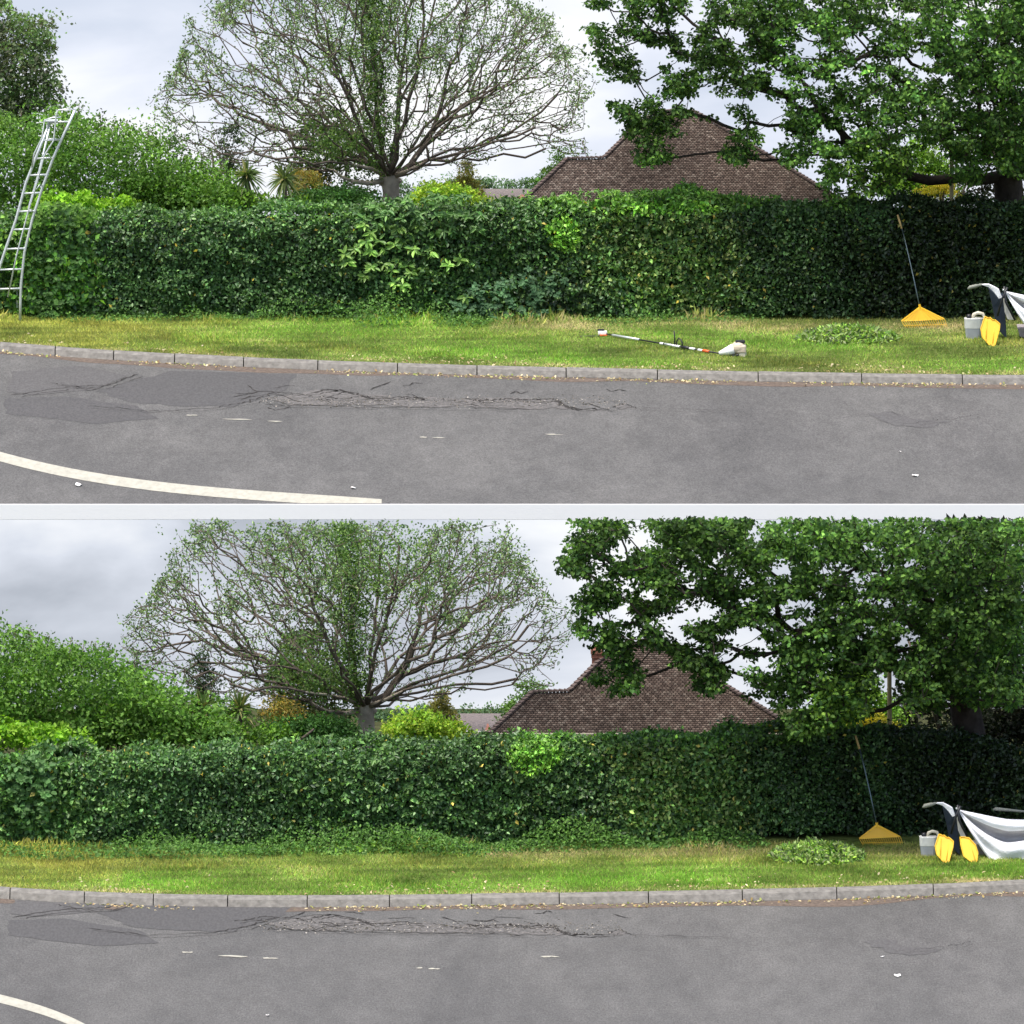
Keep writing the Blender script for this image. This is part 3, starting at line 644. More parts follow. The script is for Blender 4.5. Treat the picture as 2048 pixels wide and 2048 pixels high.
# ------------------------------------------------------------------ oak on the right
rng = np.random.default_rng(77)
OAKP = [(.042, .10, .024), (.08, .165, .032), (.026, .062, .018), (.13, .24, .045)]
OAKLEAF = foliage('oak_leaf', .6, .15, .35)
def oak(P, T, crop):
    Yc = P.Y0+.2
    base0 = T(1905, 400); g0 = Pt(base0[0], base0[1], P.Y0+2.2); g0[2] = P.z+VH
    base = empty('oak_tree', g0, 'large dark green oak hanging its lobed leaves over the right end of the %s hedge' % P.w, 'tree')
    outline = [(1112,-60),(1108,30),(1120,70),(1118,100),(1150,130),(1152,200),(1172,218),(1186,240),(1190,292),(1222,312),(1258,308),(1276,282),(1282,240),(1300,218),(1330,222),(1348,240),(1352,262),(1372,300),(1405,312),(1428,296),(1436,262),(1470,235),(1500,250),(1474,285),(1488,330),(1530,316),(1552,345),(1566,385),(1590,398),(1608,404),(1625,372),(1665,362),(1700,372),(1716,330),(1722,285),(1745,265),(1782,268),(1790,300),(1792,335),(1815,345),(1850,340),(1862,300),(1905,330),(2000,340),(2020,-60)]
    outline = [T(*p) for p in outline]
    if crop > 0: outline = [(x, max(y, crop+1)) for x, y in outline]
    gaps = [(1250,105,20,16),(1290,122,26,10),(1235,160,18,26),(1185,85,10,18),(1265,195,22,10),(1335,190,22,22),(1410,135,14,10),(1468,205,22,24),(1450,240,20,22),(1430,200,14,12),(1390,230,10,18),(1630,75,16,14),(1655,62,10,8),(1600,140,30,10),(1540,155,26,8),
            (1700,120,16,12),(1735,75,18,12),(1750,140,26,9),(1220,45,14,10),(1350,60,12,8),(1300,250,18,10),(1670,145,14,8),(1510,190,18,8),(1860,200,20,10),(1180,180,8,10)]
    gaps = [(*T(x, y), rx*1.25, ry*1.3) for x, y, rx, ry in gaps]
    def keep(x, y):
        ok = np.ones(len(x), bool)
        for gx, gy, rx, ry in gaps: ok &= ((x-gx)/rx)**2+((y-gy)/ry)**2 > rng.uniform(.5, 1.3, len(x))
        nz = N2[2](np.stack([x, y], -1)/26.0)+.7*N2[4](np.stack([x, y], -1)/11.0)
        xu = x-T(0, 0)[0]
        return ok & (nz < .55+np.clip((xu-1480)/260, 0, 2.5)+rng.normal(0, .25, len(x)))
    C = sample_poly(outline, 2600, keep)
    xu = C[:, 0]-T(0, 0)[0]
    m_ = len(C); dy = rng.uniform(-1.6, 1.8, m_)*(.45+.55*np.clip((xu-1200)/500, 0, 1))
    Cw = Pt(C[:, 0], C[:, 1], Yc+dy)
    # limbs
    limbs = [[(1895,250,2.0),(1880,150,1.6),(1850,60,1.2),(1830,-30,1.0)], [(1880,150,1.6),(1800,120,1),(1740,80,.6),(1690,75,.3),(1650,98,.1),(1600,125,0),(1520,110,-.2),(1440,90,-.3),(1350,70,-.3),(1250,60,0),(1160,60,.1)],
             [(1650,98,.1),(1590,150,.2),(1520,190,.3),(1460,225,.3),(1410,255,.3)], [(1440,90,-.3),(1380,130,-.2),(1330,160,0),(1250,190,.2),(1215,235,.2)],
             [(1895,240,1.9),(1820,220,1),(1740,230,.4),(1660,270,0),(1590,310,-.2)], [(1890,200,1.8),(1960,150,1)]]
    nodes = [g0, Pt(*T(1900, 330), P.Y0+2.1)]; par = [-1, 0]; key = {}
    for lb in limbs:
        j = None
        for (x, y, d) in lb:
            q = T(x, y)
            if crop > 0 and q[1] < crop+8: q = (q[0], crop+8+random.uniform(0, 14))
            if (x, y) in key: j = key[(x, y)]; continue
            nodes.append(Pt(q[0], q[1], Yc+d)); par.append(1 if j is None else j); j = len(nodes)-1; key[(x, y)] = j
    X, pr = grow(nodes, par, Cw, .3); r, kids = radii(X, pr, .006, 2.2, .17); r[0] = .33; r[1] = .27
    link('trunk', branch_mesh('trunk', X[:2], pr[:2], np.array([.30, .24]), 12), DARKBARK, base)
    link('branches', branch_mesh('branches', X, pr, r, 7, skip=1), DARKBARK, base)
    per = 27; idx = np.repeat(np.arange(m_), per); k = len(idx); d = unit(rng.normal(size=(k, 3))); d[:, 2] *= .6
    pos = Cw[idx]+d*np.array([1.25, 1.25, .8])*(rng.uniform(.02, .16, k)*rng.uniform(.7, 1.35, m_)[idx])[:, None]
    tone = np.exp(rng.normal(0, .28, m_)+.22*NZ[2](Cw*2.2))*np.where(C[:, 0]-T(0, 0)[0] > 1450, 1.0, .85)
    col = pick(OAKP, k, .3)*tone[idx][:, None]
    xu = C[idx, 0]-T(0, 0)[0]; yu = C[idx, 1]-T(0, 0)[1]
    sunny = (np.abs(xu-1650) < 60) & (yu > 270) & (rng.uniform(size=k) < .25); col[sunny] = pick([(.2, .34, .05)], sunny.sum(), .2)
    sc = mb_crop(pos, crop+1 if crop > 0 else -1)
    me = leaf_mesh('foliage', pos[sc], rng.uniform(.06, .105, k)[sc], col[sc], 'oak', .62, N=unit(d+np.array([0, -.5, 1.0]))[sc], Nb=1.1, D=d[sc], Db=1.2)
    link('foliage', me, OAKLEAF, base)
TOL = lambda x, y: (x-72-(x-1500)*.02, y+998)
oak(UPP, lambda x, y: (x, y), -1); oak(LOW, TOL, 980)

# ------------------------------------------------------------------ house with tiled roof
def tiles():
    return foliage('roof_tiles', .9, .15, 0.0)
TILES = tiles(); HIP = plain('hip_tile', (.11, .08, .072), .9, var=.3, bscale=50); FASCIA = plain('fascia', (.36, .33, .26), .7)
BRICK = plain('red_brick', (.27, .12, .085), .9, bump=.5, bscale=50, var=.3, spec=.2); GREYROOF = plain('grey_tiles', (.15, .125, .12), .9, bump=.5, bscale=60, var=.25)
CREAM = plain('cream_render', (.6, .58, .52), .8)
def house(P, T, eave_r):
    Ye = P.Y0+2.6
    out = [(985,380),(1070,299),(1140,297),(1198,240),(1228,218),(1262,208),(1310,210),(1345,229),(1592,373)]
    out = [T(*p) for p in out]; eL, eR = out[0], out[-1]
    ez = float(Pt(eL[0], eL[1], Ye)[2]); slope = 1.05
    def onroof(px, py):                # ray against the front roof plane z = ez + slope*(y-Ye)
        x, y, z = ray(px, py); t = (ez+slope*(CAM[1]-Ye)-CAM[2])/(z-slope*y); return np.array([x*t, CAM[1]+y*t, CAM[2]+z*t])
    Fp = [onroof(*p) for p in out]; Fp[-1][1] = Ye; Fp[-1][2] = ez
    Yr = max(p[1] for p in Fp)+.02; Bp = [np.array([p[0], p[1]+.3+(p[2]-max(p[2]-1.6, ez))/1.2, max(p[2]-1.6, ez)]) for p in Fp]
    cx = (Fp[0][0]+Fp[-1][0])/2
    base = empty('house', (cx, Ye+.3, P.z+VH), 'brick house with a broad brown tiled hipped roof rising behind the %s hedge' % P.w, 'house')
    n = len(Fp); V = [p-np.array([0, -.02, .03]) for p in Fp]+Bp; Fs = [tuple(range(n)), tuple(range(2*n-1, n-1, -1))]+[(i, n+i, n+i+1, i+1) for i in range(n-1)]+[(n-1, 2*n-1, n, 0)]
    under = mesh_py('underlay', V, Fs)
    # overlapping tiles laid in courses; each has its own tone and a lifted lower lip
    fx = np.array([p[0] for p in Fp]); fz = np.array([p[2] for p in Fp]); zr = fz.max()
    poly = [(a_, b_) for a_, b_ in zip(fx, fz)]; cz = .028; tw = .058; TV = []; TC = []; TL = []; z = ez-.01; row = 0
    pal = np.array([(.10, .074, .062), (.12, .09, .075), (.14, .107, .09), (.18, .145, .122), (.08, .06, .051)]); nrm = np.array([0, -slope, 1])/math.hypot(1, slope)
    while z < zr:
        xs = np.arange(fx.min()-.1, fx.max()+.1, tw)+(tw/2 if row % 2 else 0); ok = inpoly(xs+tw/2, np.full(len(xs), z+cz*.6), poly)
        for x_ in xs[ok]:
            lt = (x_-fx.min())/(fx.max()-fx.min()); wts = np.array([.26, .25, .17, .22*(1.15-lt*.85), .20*(1.15-lt)+.04]); wts /= wts.sum()
            c_ = pal[rng.choice(5, p=wts)]*np.exp(rng.normal(0, .14))*(1+.12*float(N2[0](np.array([x_*1.5, z*2.5]))))
            lift = .013+rng.uniform(0, .005); y0_ = Ye+(z-ez)/slope; y1_ = y0_+cz*1.15/slope; g_ = .004
            b0 = np.array([0, y0_, z]); b1 = np.array([0, y1_, z+cz*1.15]); p = [b0+nrm*lift, b1+nrm*.003, b0-nrm*.004]
            o_ = len(TV)
            for q_ in p: TV.append((x_+g_, q_[1], q_[2])); TV.append((x_+tw-g_, q_[1], q_[2]))
            TC += [c_]*6; TL += [(o_, o_+1, o_+3, o_+2), (o_+4, o_+5, o_+1, o_)]
        z += cz; row += 1
    roof = link('roof', mesh_np('roof', np.array(TV), np.array(TL), np.full(len(TL), 4), color=np.array(TC)), TILES, base)
    link('underlay', under, plain('roof_underlay', (.035, .028, .027), 1, spec=0), roof)
    # saw-edged hip and ridge tiles, a part of the roof
    mb = MB()
    for i in range(n-1):
        a_, b_ = Fp[i], Fp[i+1]; L = np.linalg.norm(b_-a_); k = max(1, int(L/.075)); t_ = (b_-a_)/L
        for j in range(k):
            c = a_+(b_-a_)*(j+.5)/k; ax = Vector(t_).to_track_quat('X', 'Z').to_matrix()
            mb.box(c+np.array([0, -.01, .012]), (.085, .09, .028), ax @ Matrix.Rotation(.22*(1 if t_[2] >= 0 else -1), 3, 'Y'))
    h = mb.build('ridge_tiles', HIP, roof)
    w0, w1 = Fp[0][0]+.25, Fp[-1][0]-.25; zb = P.z+VH
    MB().box(((w0+w1)/2, Ye+.16, (zb+ez-.06)/2), (w1-w0, .2, ez-.06-zb)).build('wall', BRICK, base)
    MB().box(((w0+w1)/2, Ye-.03, ez-.02), (w1-w0+.5, .05, .055)).build('gutter', FASCIA, base)
    ca = T(1181, 224); cb = T(1207, 224); Yr = Fp[3][1]; c0 = Pt((ca[0]+cb[0])/2, ca[1], Yr); wd = (cb[0]-ca[0])*mpp(Yr)
    mb = MB().box((c0[0], Yr+.15, c0[2]-.45), (wd*.8, .3, .9)).box((c0[0], Yr+.15, c0[2]+.0), (wd, .36, .06)).box((c0[0], Yr+.15, c0[2]-.07), (wd*.9, .33, .05))
    ch = mb.build('chimney', BRICK, base); MB().tube([(c0[0]-wd*.15, Yr+.15, c0[2]+.03), (c0[0]-wd*.15, Yr+.15, c0[2]+.13)], [.045, .035], 8).build('chimney_pot', BRICK, ch)
    return base
house(UPP, lambda x, y: (x, y), 0)
house(LOW, lambda x, y: ((x-985)*.98+922, (y-380)*(1.0 if y < 375 else .9)+(1386 if y < 300 else 1384)), 0)
def far_house(P, x0, x1, y0, y1, gx):
    Y = P.Y0+8.5 if P is UPP else P.Y0+7.4; a_, b_ = Pt(x0, y1, Y), Pt(x1, y1, Y); zt_ = Pt(x0, y0, Y+.8)[2]; zb = P.z+VH
    base = empty('bungalow', ((a_[0]+b_[0])/2, Y, zb), 'small distant house with a low grey brown roof left of the big %s roof' % P.w, 'house')
    x0_, x1_ = a_[0], b_[0]; ez = a_[2]
    V = [(x0_, Y, ez), (x1_, Y, ez), (x1_, Y+.8, zt_), (x0_, Y+.8, zt_), (x0_, Y+1.6, ez), (x1_, Y+1.6, ez)]
    link('roof', mesh_py('roof', V, [(0,1,2,3), (3,2,5,4), (0,3,4), (1,5,2), (0,4,5,1)]), GREYROOF, base)
    MB().box(((x0_+x1_)/2, Y+.8, (zb+ez-.02)/2), (x1_-x0_-.1, 1.5, ez-zb-.02)).build('wall', CREAM, base)
    # gable end facing the road
    g = Pt(gx, y0, Y-.15); gw = 24*mpp(Y)
    V = [(g[0]-gw, Y-.15, ez-.03), (g[0], Y-.15, zt_), (g[0]+gw, Y-.15, ez-.03), (g[0]-gw, Y+.6, ez-.03), (g[0], Y+.6, zt_), (g[0]+gw, Y+.6, ez-.03)]
    link('gable', mesh_py('gable', V, [(0,1,2), (3,5,4), (0,3,4,1), (1,4,5,2), (0,2,5,3)]), BRICK, base)
    mb = MB(); mb.tube([(g[0]-gw, Y-.17, ez-.03), (g[0], Y-.17, zt_+.01), (g[0]+gw, Y-.17, ez-.03)], .02, 4); mb.build('bargeboard', CREAM, base)
    MB().box(((x0_+x1_)/2, Y-.04, ez-.03), (x1_-x0_, .05, .05)).build('fascia', WHITE, base)
far_house(UPP, 890, 1000, 364, 378, 985); far_house(LOW, 818, 950, 1361, 1378, 920)

# ------------------------------------------------------------------ garden shrubs and trees
LG = [(.10, .22, .03), (.15, .3, .045), (.045, .11, .02), (.2, .34, .07), (.07, .16, .03)]
VG = [(.22, .42, .03), (.3, .5, .05), (.14, .3, .03)]
OG = [(.5, .3, .07), (.35, .32, .08), (.2, .25, .06)]
YS = [(.45, .5, .05), (.32, .42, .05), (.2, .32, .05)]
DK = [(.04, .075, .035), (.06, .1, .04), (.03, .05, .03)]
PUR = [(.11, .12, .08), (.10, .17, .06), (.14, .14, .11), (.13, .24, .07)]
FT = [(.10, .18, .09), (.14, .23, .12), (.07, .13, .07)]
SH = [(.01, .018, .008), (.02, .03, .012), (.015, .012, .008)]  # near-black leaves: the deep shade behind the hedge painted into their colour
def bg(P, T, low):
    c = lambda pts: [(x, max(y, 988)) if low else (x, y) for x, y in [T(*p) for p in pts]]
    Y0 = P.Y0; w = P.w
    if not low:
        shrub(P, 'tall_tree', 'tall purplish green tree filling the far left edge behind the ladder', 'tree', [c([(-60,-40),(40,30),(66,38),(88,50),(96,90),(84,112),(106,140),(112,180),(85,215),(20,240),(-60,240)])], Y0+5, 12000, .075, PUR, thick=.7, clump=.14, var=.3)
        shrub(P, 'elder_bush', 'big bright green bush behind the ladder at the left of the upper hedge', 'bush', [c([(-60,215),(20,232),(60,238),(105,222),(150,218),(172,240),(200,262),(235,240),(262,250),(280,275),(310,270),(325,300),(365,305),(385,325),(420,330),(440,400),(-60,410)])], Y0+2.4, 26000, .07, LG, thick=1.1, clump=.24, var=.3)
    else:
        shrub(P, 'elder_bush', 'big bright green bush at the left end behind the lower hedge', 'bush', [c([(0,195),(100,208),(135,216),(150,236),(200,232),(222,246),(270,240),(290,258),(315,280),(345,300),(372,304),(400,330),(440,340),(480,352),(500,410),(0,415)])], Y0+2.4, 26000, .07, LG, thick=1.1, clump=.24, var=.3)
    # sprigs over the bush
    tips = [(40,205),(120,218),(150,195),(190,215),(215,225),(240,228),(280,245),(330,250),(345,275),(385,290),(400,280),(420,310)] if not low else [(110,190),(138,188),(176,198),(215,206),(225,228),(240,214),(262,212),(290,216),(300,236),(380,285),(410,300)]
    ST = []; C = []
    for x, y in tips:
        q = T(x, y); a_ = Pt(q[0], q[1], Y0+2.6); b_ = Pt(q[0]+random.uniform(-12, 12), q[1]+70, Y0+2.5); ST.append(([b_, (a_+b_)/2+rng.normal(0, .03, 3), a_], [.012, .009, .005]))
        for k in range(22): C.append(a_+(b_-a_)*rng.uniform(0, .55)+rng.normal(0, .05, 3))
    C = np.array(C); idx = np.repeat(np.arange(len(C)), 4); n = len(idx)
    base = empty('leafy_shoots', C.mean(0)*np.array([1, 1, 0])+np.array([0, 0, P.z+VH]), 'thin dark leafy shoots rising above the big green bush in the %s view' % w, 'shrub')
    for a_, b_ in ST: MB().tube(a_, b_, 5).build('stem', BARK, base, True)
    link('foliage', leaf_mesh('foliage', C[idx]+rng.normal(0, .03, (n, 3)), rng.uniform(.04, .07, n), pick(PUR, n, .3), 'diamond', .5), LEAF, base)
    shrub(P, 'vine', 'bright lime green leafy vine on top of the %s hedge at its left end' % w, 'vine', [c([(60,385),(110,368),(170,372),(220,380),(262,388),(262,404),(60,410)] if not low else [(60,372),(100,366),(160,372),(215,380),(262,394),(262,408),(60,410)])], Y0+1.1, 2600, .075, VG, thick=.25, clump=.1, stem=False, shape='oval')
    shrub(P, 'garden_shrub', 'low pale green rambling shrub between the big bush and the palms in the %s view' % w, 'shrub', [c([(250,345),(330,335),(400,342),(440,362),(480,378),(560,384),(600,398),(230,402)])], Y0+2.6, 14000, .07, LG+VG[:1], thick=.5, clump=.14)
    shrub(P, 'garden_shrub', 'deep green shrub left of the spreading tree trunk in the %s view' % w, 'shrub', [c([(560,384),(590,370),(640,366),(690,368),(704,380),(704,398),(560,400)])], Y0+3.2, 9000, .055, [(.05,.14,.03),(.08,.19,.035),(.03,.08,.02)], thick=.4, clump=.14)
    shrub(P, 'orange_shrub', 'small shrub with orange leaves beside the palms in the %s view' % w, 'shrub', [c(blob(578, 348, 30, 24))], Y0+3.6, 1700, .04, OG, thick=.25, clump=.09)
    shrub(P, 'garden_shrub', 'yellow green bush right of the spreading tree trunk in the %s view' % w, 'shrub', [c([(782,388),(785,370),(800,366),(812,350),(836,360),(850,352),(872,366),(892,364),(900,380),(925,384),(920,396),(782,396)])], Y0+2.2, 5500, .062, YS+VG, thick=.35, clump=.12)
    shrub(P, 'conifer', 'narrow yellowish conifer right of the spreading tree in the %s view' % w, 'conifer', [c([(858,372),(862,335),(872,308),(884,306),(893,330),(905,350),(910,372)])], Y0+6.5, 3600, .035, [(.4,.36,.09),(.22,.25,.07),(.3,.26,.08)], thick=.2, clump=.06, mat=LEAF)
    shrub(P, 'conifer', 'dark broad conifer standing behind the spreading tree in the %s view' % w, 'conifer', [c([(545,385),(550,300),(575,240),(585,200),(605,165),(622,160),(640,195),(665,230),(690,290),(700,385)])], Y0+7, 6500, .06, [(.05,.085,.035),(.08,.11,.04),(.11,.12,.05)], thick=.3, clump=.12)
    shrub(P, 'slim_tree', 'slim dark tree seen through the left branches of the spreading tree in the %s view' % w, 'tree', [c([(418,330),(410,290),(415,255),(428,228),(445,240),(455,275),(458,330)])], Y0+7, 1900, .045, DK, thick=.2, clump=.08)
    shrub(P, 'distant_trees', 'row of hazy blue green trees on the skyline beside the %s roof' % w, 'trees', [c([(740,385),(745,345),(790,350),(830,338),(850,330),(870,345),(920,338),(960,345),(1000,340),(1030,330),(1050,350),(1050,385)])], P.sky-1.0, 6000, .05, FT, thick=.2, clump=.09, var=.15)
    shrub(P, 'young_tree', 'light green young tree rising behind the left edge of the %s roof' % w, 'tree', [c([(1005,345),(1030,325),(1045,290),(1062,278),(1078,285),(1085,305),(1090,350),(1010,372)])], Y0+6.8, 1900, .05, [(.14,.26,.06),(.2,.32,.1),(.1,.2,.06)], thick=.25, clump=.08)
    shrub(P, 'garden_shrub', 'bright lime shrub glimpsed under the oak in the %s view' % w, 'shrub', [c([(1640,375),(1660,320),(1700,280),(1730,268),(1762,280),(1785,320),(1805,345),(1805,375)])], Y0+3.4, 7500, .06, VG+LG, thick=.3, clump=.12)
    shrub(P, 'yellow_shrub', 'yellow flowering shrub beside the post under the oak in the %s view' % w, 'shrub', [c([(1725,372),(1740,350),(1770,344),(1800,350),(1806,374)])], Y0+2.6, 1500, .04, [(.8,.65,.08),(.6,.6,.1)], thick=.2, clump=.07)
    shrub(P, 'shaded_bushes', 'very dark dense bushes in shade at the right end behind the %s hedge' % w, 'bush', [c([(1795,390),(1800,340),(1830,320),(1850,230),(1880,100),(1900,-20),(2260,-20),(2260,390)])], Y0+4.5, 18000, .09, SH, thick=.6, clump=.2)
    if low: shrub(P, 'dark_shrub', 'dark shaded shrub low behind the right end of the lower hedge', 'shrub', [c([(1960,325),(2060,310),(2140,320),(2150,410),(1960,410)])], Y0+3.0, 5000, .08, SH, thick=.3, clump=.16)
    # wooden post and bare stems under the oak
    q = T(1797, 385); b_ = Pt(q[0], q[1], Y0+2.2); t_ = T(1795, 262); a_ = Pt(t_[0], t_[1], Y0+2.2)
    mb = MB().tube([(b_[0], b_[1], P.z+VH), a_], [.04, .035], 8)
    mb.ball(a_+np.array([0, 0, .01]), (.035, .035, .02)); tag(mb.build('garden_post', plain('pale_timber', (.5, .42, .24), .8), smooth=False), 'pale timber post standing under the oak behind the %s hedge' % w, 'post')
bg(UPP, lambda x, y: (x, y), False)
bg(LOW, lambda x, y: (x-47-(35 if x < 300 else 0)-(70 if x > 1300 else (15 if x > 960 else 0)), y+1001), True)

def palm(P, x, y, r, label, seed):
    Y = P.Y0+2.3+seed*.2; c = Pt(x, y, Y); S = mpp(Y)
    base = empty('palm', (c[0], Y, P.z+VH), label, 'palm')
    MB().tube([(c[0]+.03, Y, P.z+VH), (c[0]+.02, Y, (c[2]+P.z)/2), (c[0], Y, c[2])], [.055, .045, .04], 8).build('trunk', BARK, base, True)
    n = 130; d = unit(rng.normal(size=(n, 3))+np.array([0, 0, .35])); L_ = r*S*rng.uniform(.75, 1.3, n)
    V = []; Fs = []; cols = []
    for i in range(n):
        dd = d[i]; s = unit(np.cross(dd, rng.normal(size=3))); col = np.array([(.10,.16,.05), (.17,.22,.08), (.3,.28,.12)][rng.choice(3, p=[.5,.35,.15])])*rng.uniform(.7, 1.3)
        o = len(V); pts = []
        for t_, wd in ((0, .012), (.35, .017), (.7, .013), (1.0, .001)):
            p = c+dd*L_[i]*t_+np.array([0, 0, -.35])*L_[i]*t_**2.4*(1 if dd[2] < .8 else .3); V.append(p+s*wd); V.append(p-s*wd); cols += [col, col]
        Fs += [(o+2*k, o+2*k+1, o+2*k+3, o+2*k+2) for k in range(3)]
    me = mesh_np('crown', np.array(V), np.array(Fs), np.full(len(Fs), 4), color=np.array(cols)); link('crown', me, LEAF, base)
palm(UPP, 466, 332, 36, 'spiky palm with a thin trunk, left of two behind the upper hedge', 0)
palm(UPP, 537, 338, 37, 'spiky palm beside the orange shrub, right of two behind the upper hedge', 1)
palm(LOW, 380, 1334, 36, 'spiky palm with a thin trunk, left of two behind the lower hedge', 0)
palm(LOW, 452, 1338, 38, 'spiky palm beside the orange shrub, right of two behind the lower hedge', 1)

# ------------------------------------------------------------------ plants in front of the hedge
def whorls(P, name, label, cat, centres, leaf, pal, depth=(.0, .2), per=9, mat=GLOSS, width=.42):
    C = np.array(centres, float); m_ = len(C); B = Pt(C[:, 0], C[:, 1], P.Y0-rng.uniform(*depth, m_))
    base = empty(name, (B[:, 0].mean(), P.Y0-.05, P.z+VH), label, cat)
    gs = plain('green_stem', (.1, .16, .05), .6)
    for b_ in B[::max(1, m_//25)]: MB().tube([(b_[0]+rng.normal(0, .05), P.Y0+.25, b_[2]-.16), b_+np.array([0, .02, -.02])], [.008, .005], 5).build('stem', gs, base, True)
    idx = np.repeat(np.arange(m_), per); k = len(idx); ang = rng.uniform(0, 6.28, k)
    d = np.stack([np.cos(ang), np.full(k, -.45)+rng.normal(0, .3, k), np.sin(ang)*.8-.1], -1)
    tone = np.exp(rng.normal(0, .18, m_)); col = pick(pal, k, .18)*tone[idx][:, None]
    me = leaf_mesh('foliage', B[idx]+rng.normal(0, .012, (k, 3)), leaf*rng.uniform(.7, 1.2, k), col, 'oval', width, N=(0, -1, .8), Nb=1.6, D=unit(d), Db=3.0)
    link('foliage', me, mat, base)
LA = [(.19, .36, .06), (.28, .46, .10), (.12, .25, .05)]; LB = [(.06, .15, .035), (.09, .2, .045), (.13, .26, .06)]
aucA = [(650,480),(655,495),(640,505),(700,440),(725,470),(745,462),(752,490),(770,500),(700,505),(735,520),(715,455),(760,540),(690,520),(790,425),(820,440),(845,500),(870,490),(880,560),(670,470),(775,515),(740,510),(725,425),(752,430),(688,425),(815,475),(690,455),(760,455),(780,470),(800,508),(745,535),(660,515),(725,500),(700,475),(770,440),(820,520)]
whorls(UPP, 'laurel_shrub', 'bright spotted laurel with long leaves growing out of the middle of the upper hedge', 'shrub', aucA, .155, LA, (.03, .28), 10)
whorls(UPP, 'dark_laurel_growth', 'darker laurel growth at the top middle of the upper hedge above the bright laurel', 'shrub', [(rng.uniform(670, 910), rng.uniform(366, 440)) for _ in range(85)], .13, LB, (-.1, .2))
whorls(UPP, 'leafy_shoots', 'bright green shoots sticking up from the upper hedge in front of the roof', 'shoots', [(1235+95*rng.normal(), 366+rng.uniform(-8, 8)) for _ in range(42)], .09, BG, (-.4, -.1), 8)
def scatter_blob(cx, cy, rx, ry, n):
    t = rng.uniform(0, 6.28, n); r = np.sqrt(rng.uniform(0, 1, n)); return [(cx+rx*a_*math.cos(b_), cy+ry*a_*math.sin(b_)) for a_, b_ in zip(r, t)]
whorls(UPP, 'bramble', 'blue green bramble trailing down the middle of the upper hedge to the grass', 'bramble', scatter_blob(960, 565, 95, 38, 75)+scatter_blob(1020, 530, 45, 30, 18)+scatter_blob(880, 575, 40, 20, 14), .085, [(.07, .16, .07), (.11, .22, .1), (.05, .11, .05)], (.05, .4), 8, LEAF, .7)
whorls(UPP, 'bramble', 'large leaved bramble spilling over the left end of the upper hedge', 'bramble', scatter_blob(110, 470, 55, 75, 70)+scatter_blob(95, 570, 45, 25, 20), .095, [(.09, .2, .05), (.14, .28, .07), (.06, .13, .04)], (.02, .25), 7, LEAF, .75)
whorls(UPP, 'bright_climber', 'bright yellow green climber bulging over the top left corner of the upper hedge', 'climber', scatter_blob(110, 405, 70, 22, 60)+scatter_blob(75, 435, 35, 25, 25), .085, [(.16, .32, .05), (.22, .4, .07), (.11, .22, .05)], (-.1, .25), 8, LEAF, .75)
whorls(LOW, 'laurel_shrub', 'dark spotted laurel patch clipped flat in the middle of the lower hedge', 'shrub', scatter_blob(725, 1485, 105, 62, 62), .10, [(.08,.18,.045), (.13,.26,.06), (.05,.12,.03)], (-.03, .08))
whorls(LOW, 'laurel_seedlings', 'bright green laurel shoots in the grass below the middle of the lower hedge', 'shrub', scatter_blob(680, 1608, 75, 13, 26), .10, LA+VG[:1], (.3, .8), 8)
whorls(LOW, 'bramble', 'large leaved bramble growing from the left end of the lower hedge', 'bramble', scatter_blob(62, 1480, 45, 60, 55), .09, [(.09, .2, .06), (.13, .26, .08), (.06, .13, .04)], (.0, .2), 7, LEAF, .75)
def weeds(P, label, blobs, leaf, pal, hmax=.18, name='ground_cover', cat='weeds'):
    q = np.concatenate([np.array(scatter_blob(*b_)) for b_ in blobs]); g_ = G(P, q[:, 0], q[:, 1], VH)
    g_[:, 1] = np.minimum(g_[:, 1], P.Y0+.1); n = len(g_); g_[:, 2] += rng.uniform(0, 1, n)**1.5*hmax*np.clip(1+.9*N2[3](g_[:, :2]*2.2), .3, 2.6)
    col = pick(pal, n, .25)
    me = leaf_mesh(name, g_, leaf*rng.uniform(.6, 1.3, n), col, 'oval', .6, N=(0, -.6, 1), Nb=1.0, D=(0, -.3, .3), Db=.6)
    return tag(link(name, me, LEAF), label, cat, kind='stuff')
WP = [(.07, .17, .03), (.11, .24, .045), (.05, .11, .025), (.16, .3, .07)]
weeds(UPP, 'low weeds and ivy along the foot of the upper hedge', [(x, 594+5*math.sin(x), 60, 10, 620) for x in range(80, 1500, 75)]+[(720, 607, 60, 14, 900), (350, 598, 250, 10, 1500), (150, 602, 90, 9, 600), (870, 612, 60, 10, 500), (1330, 602, 120, 7, 600), (960, 600, 100, 12, 900), (1180, 605, 90, 10, 400)], .055, WP, .26)
weeds(LOW, 'low weeds and ivy along the foot of the lower hedge', [(x, 1598+4*math.sin(x), 70, 10, 620) for x in range(30, 1450, 75)]+[(120, 1612, 130, 14, 1500), (350, 1612, 180, 12, 1700), (860, 1606, 140, 12, 1400), (1050, 1602, 120, 8, 900), (600, 1608, 200, 10, 1200)], .055, WP, .2)
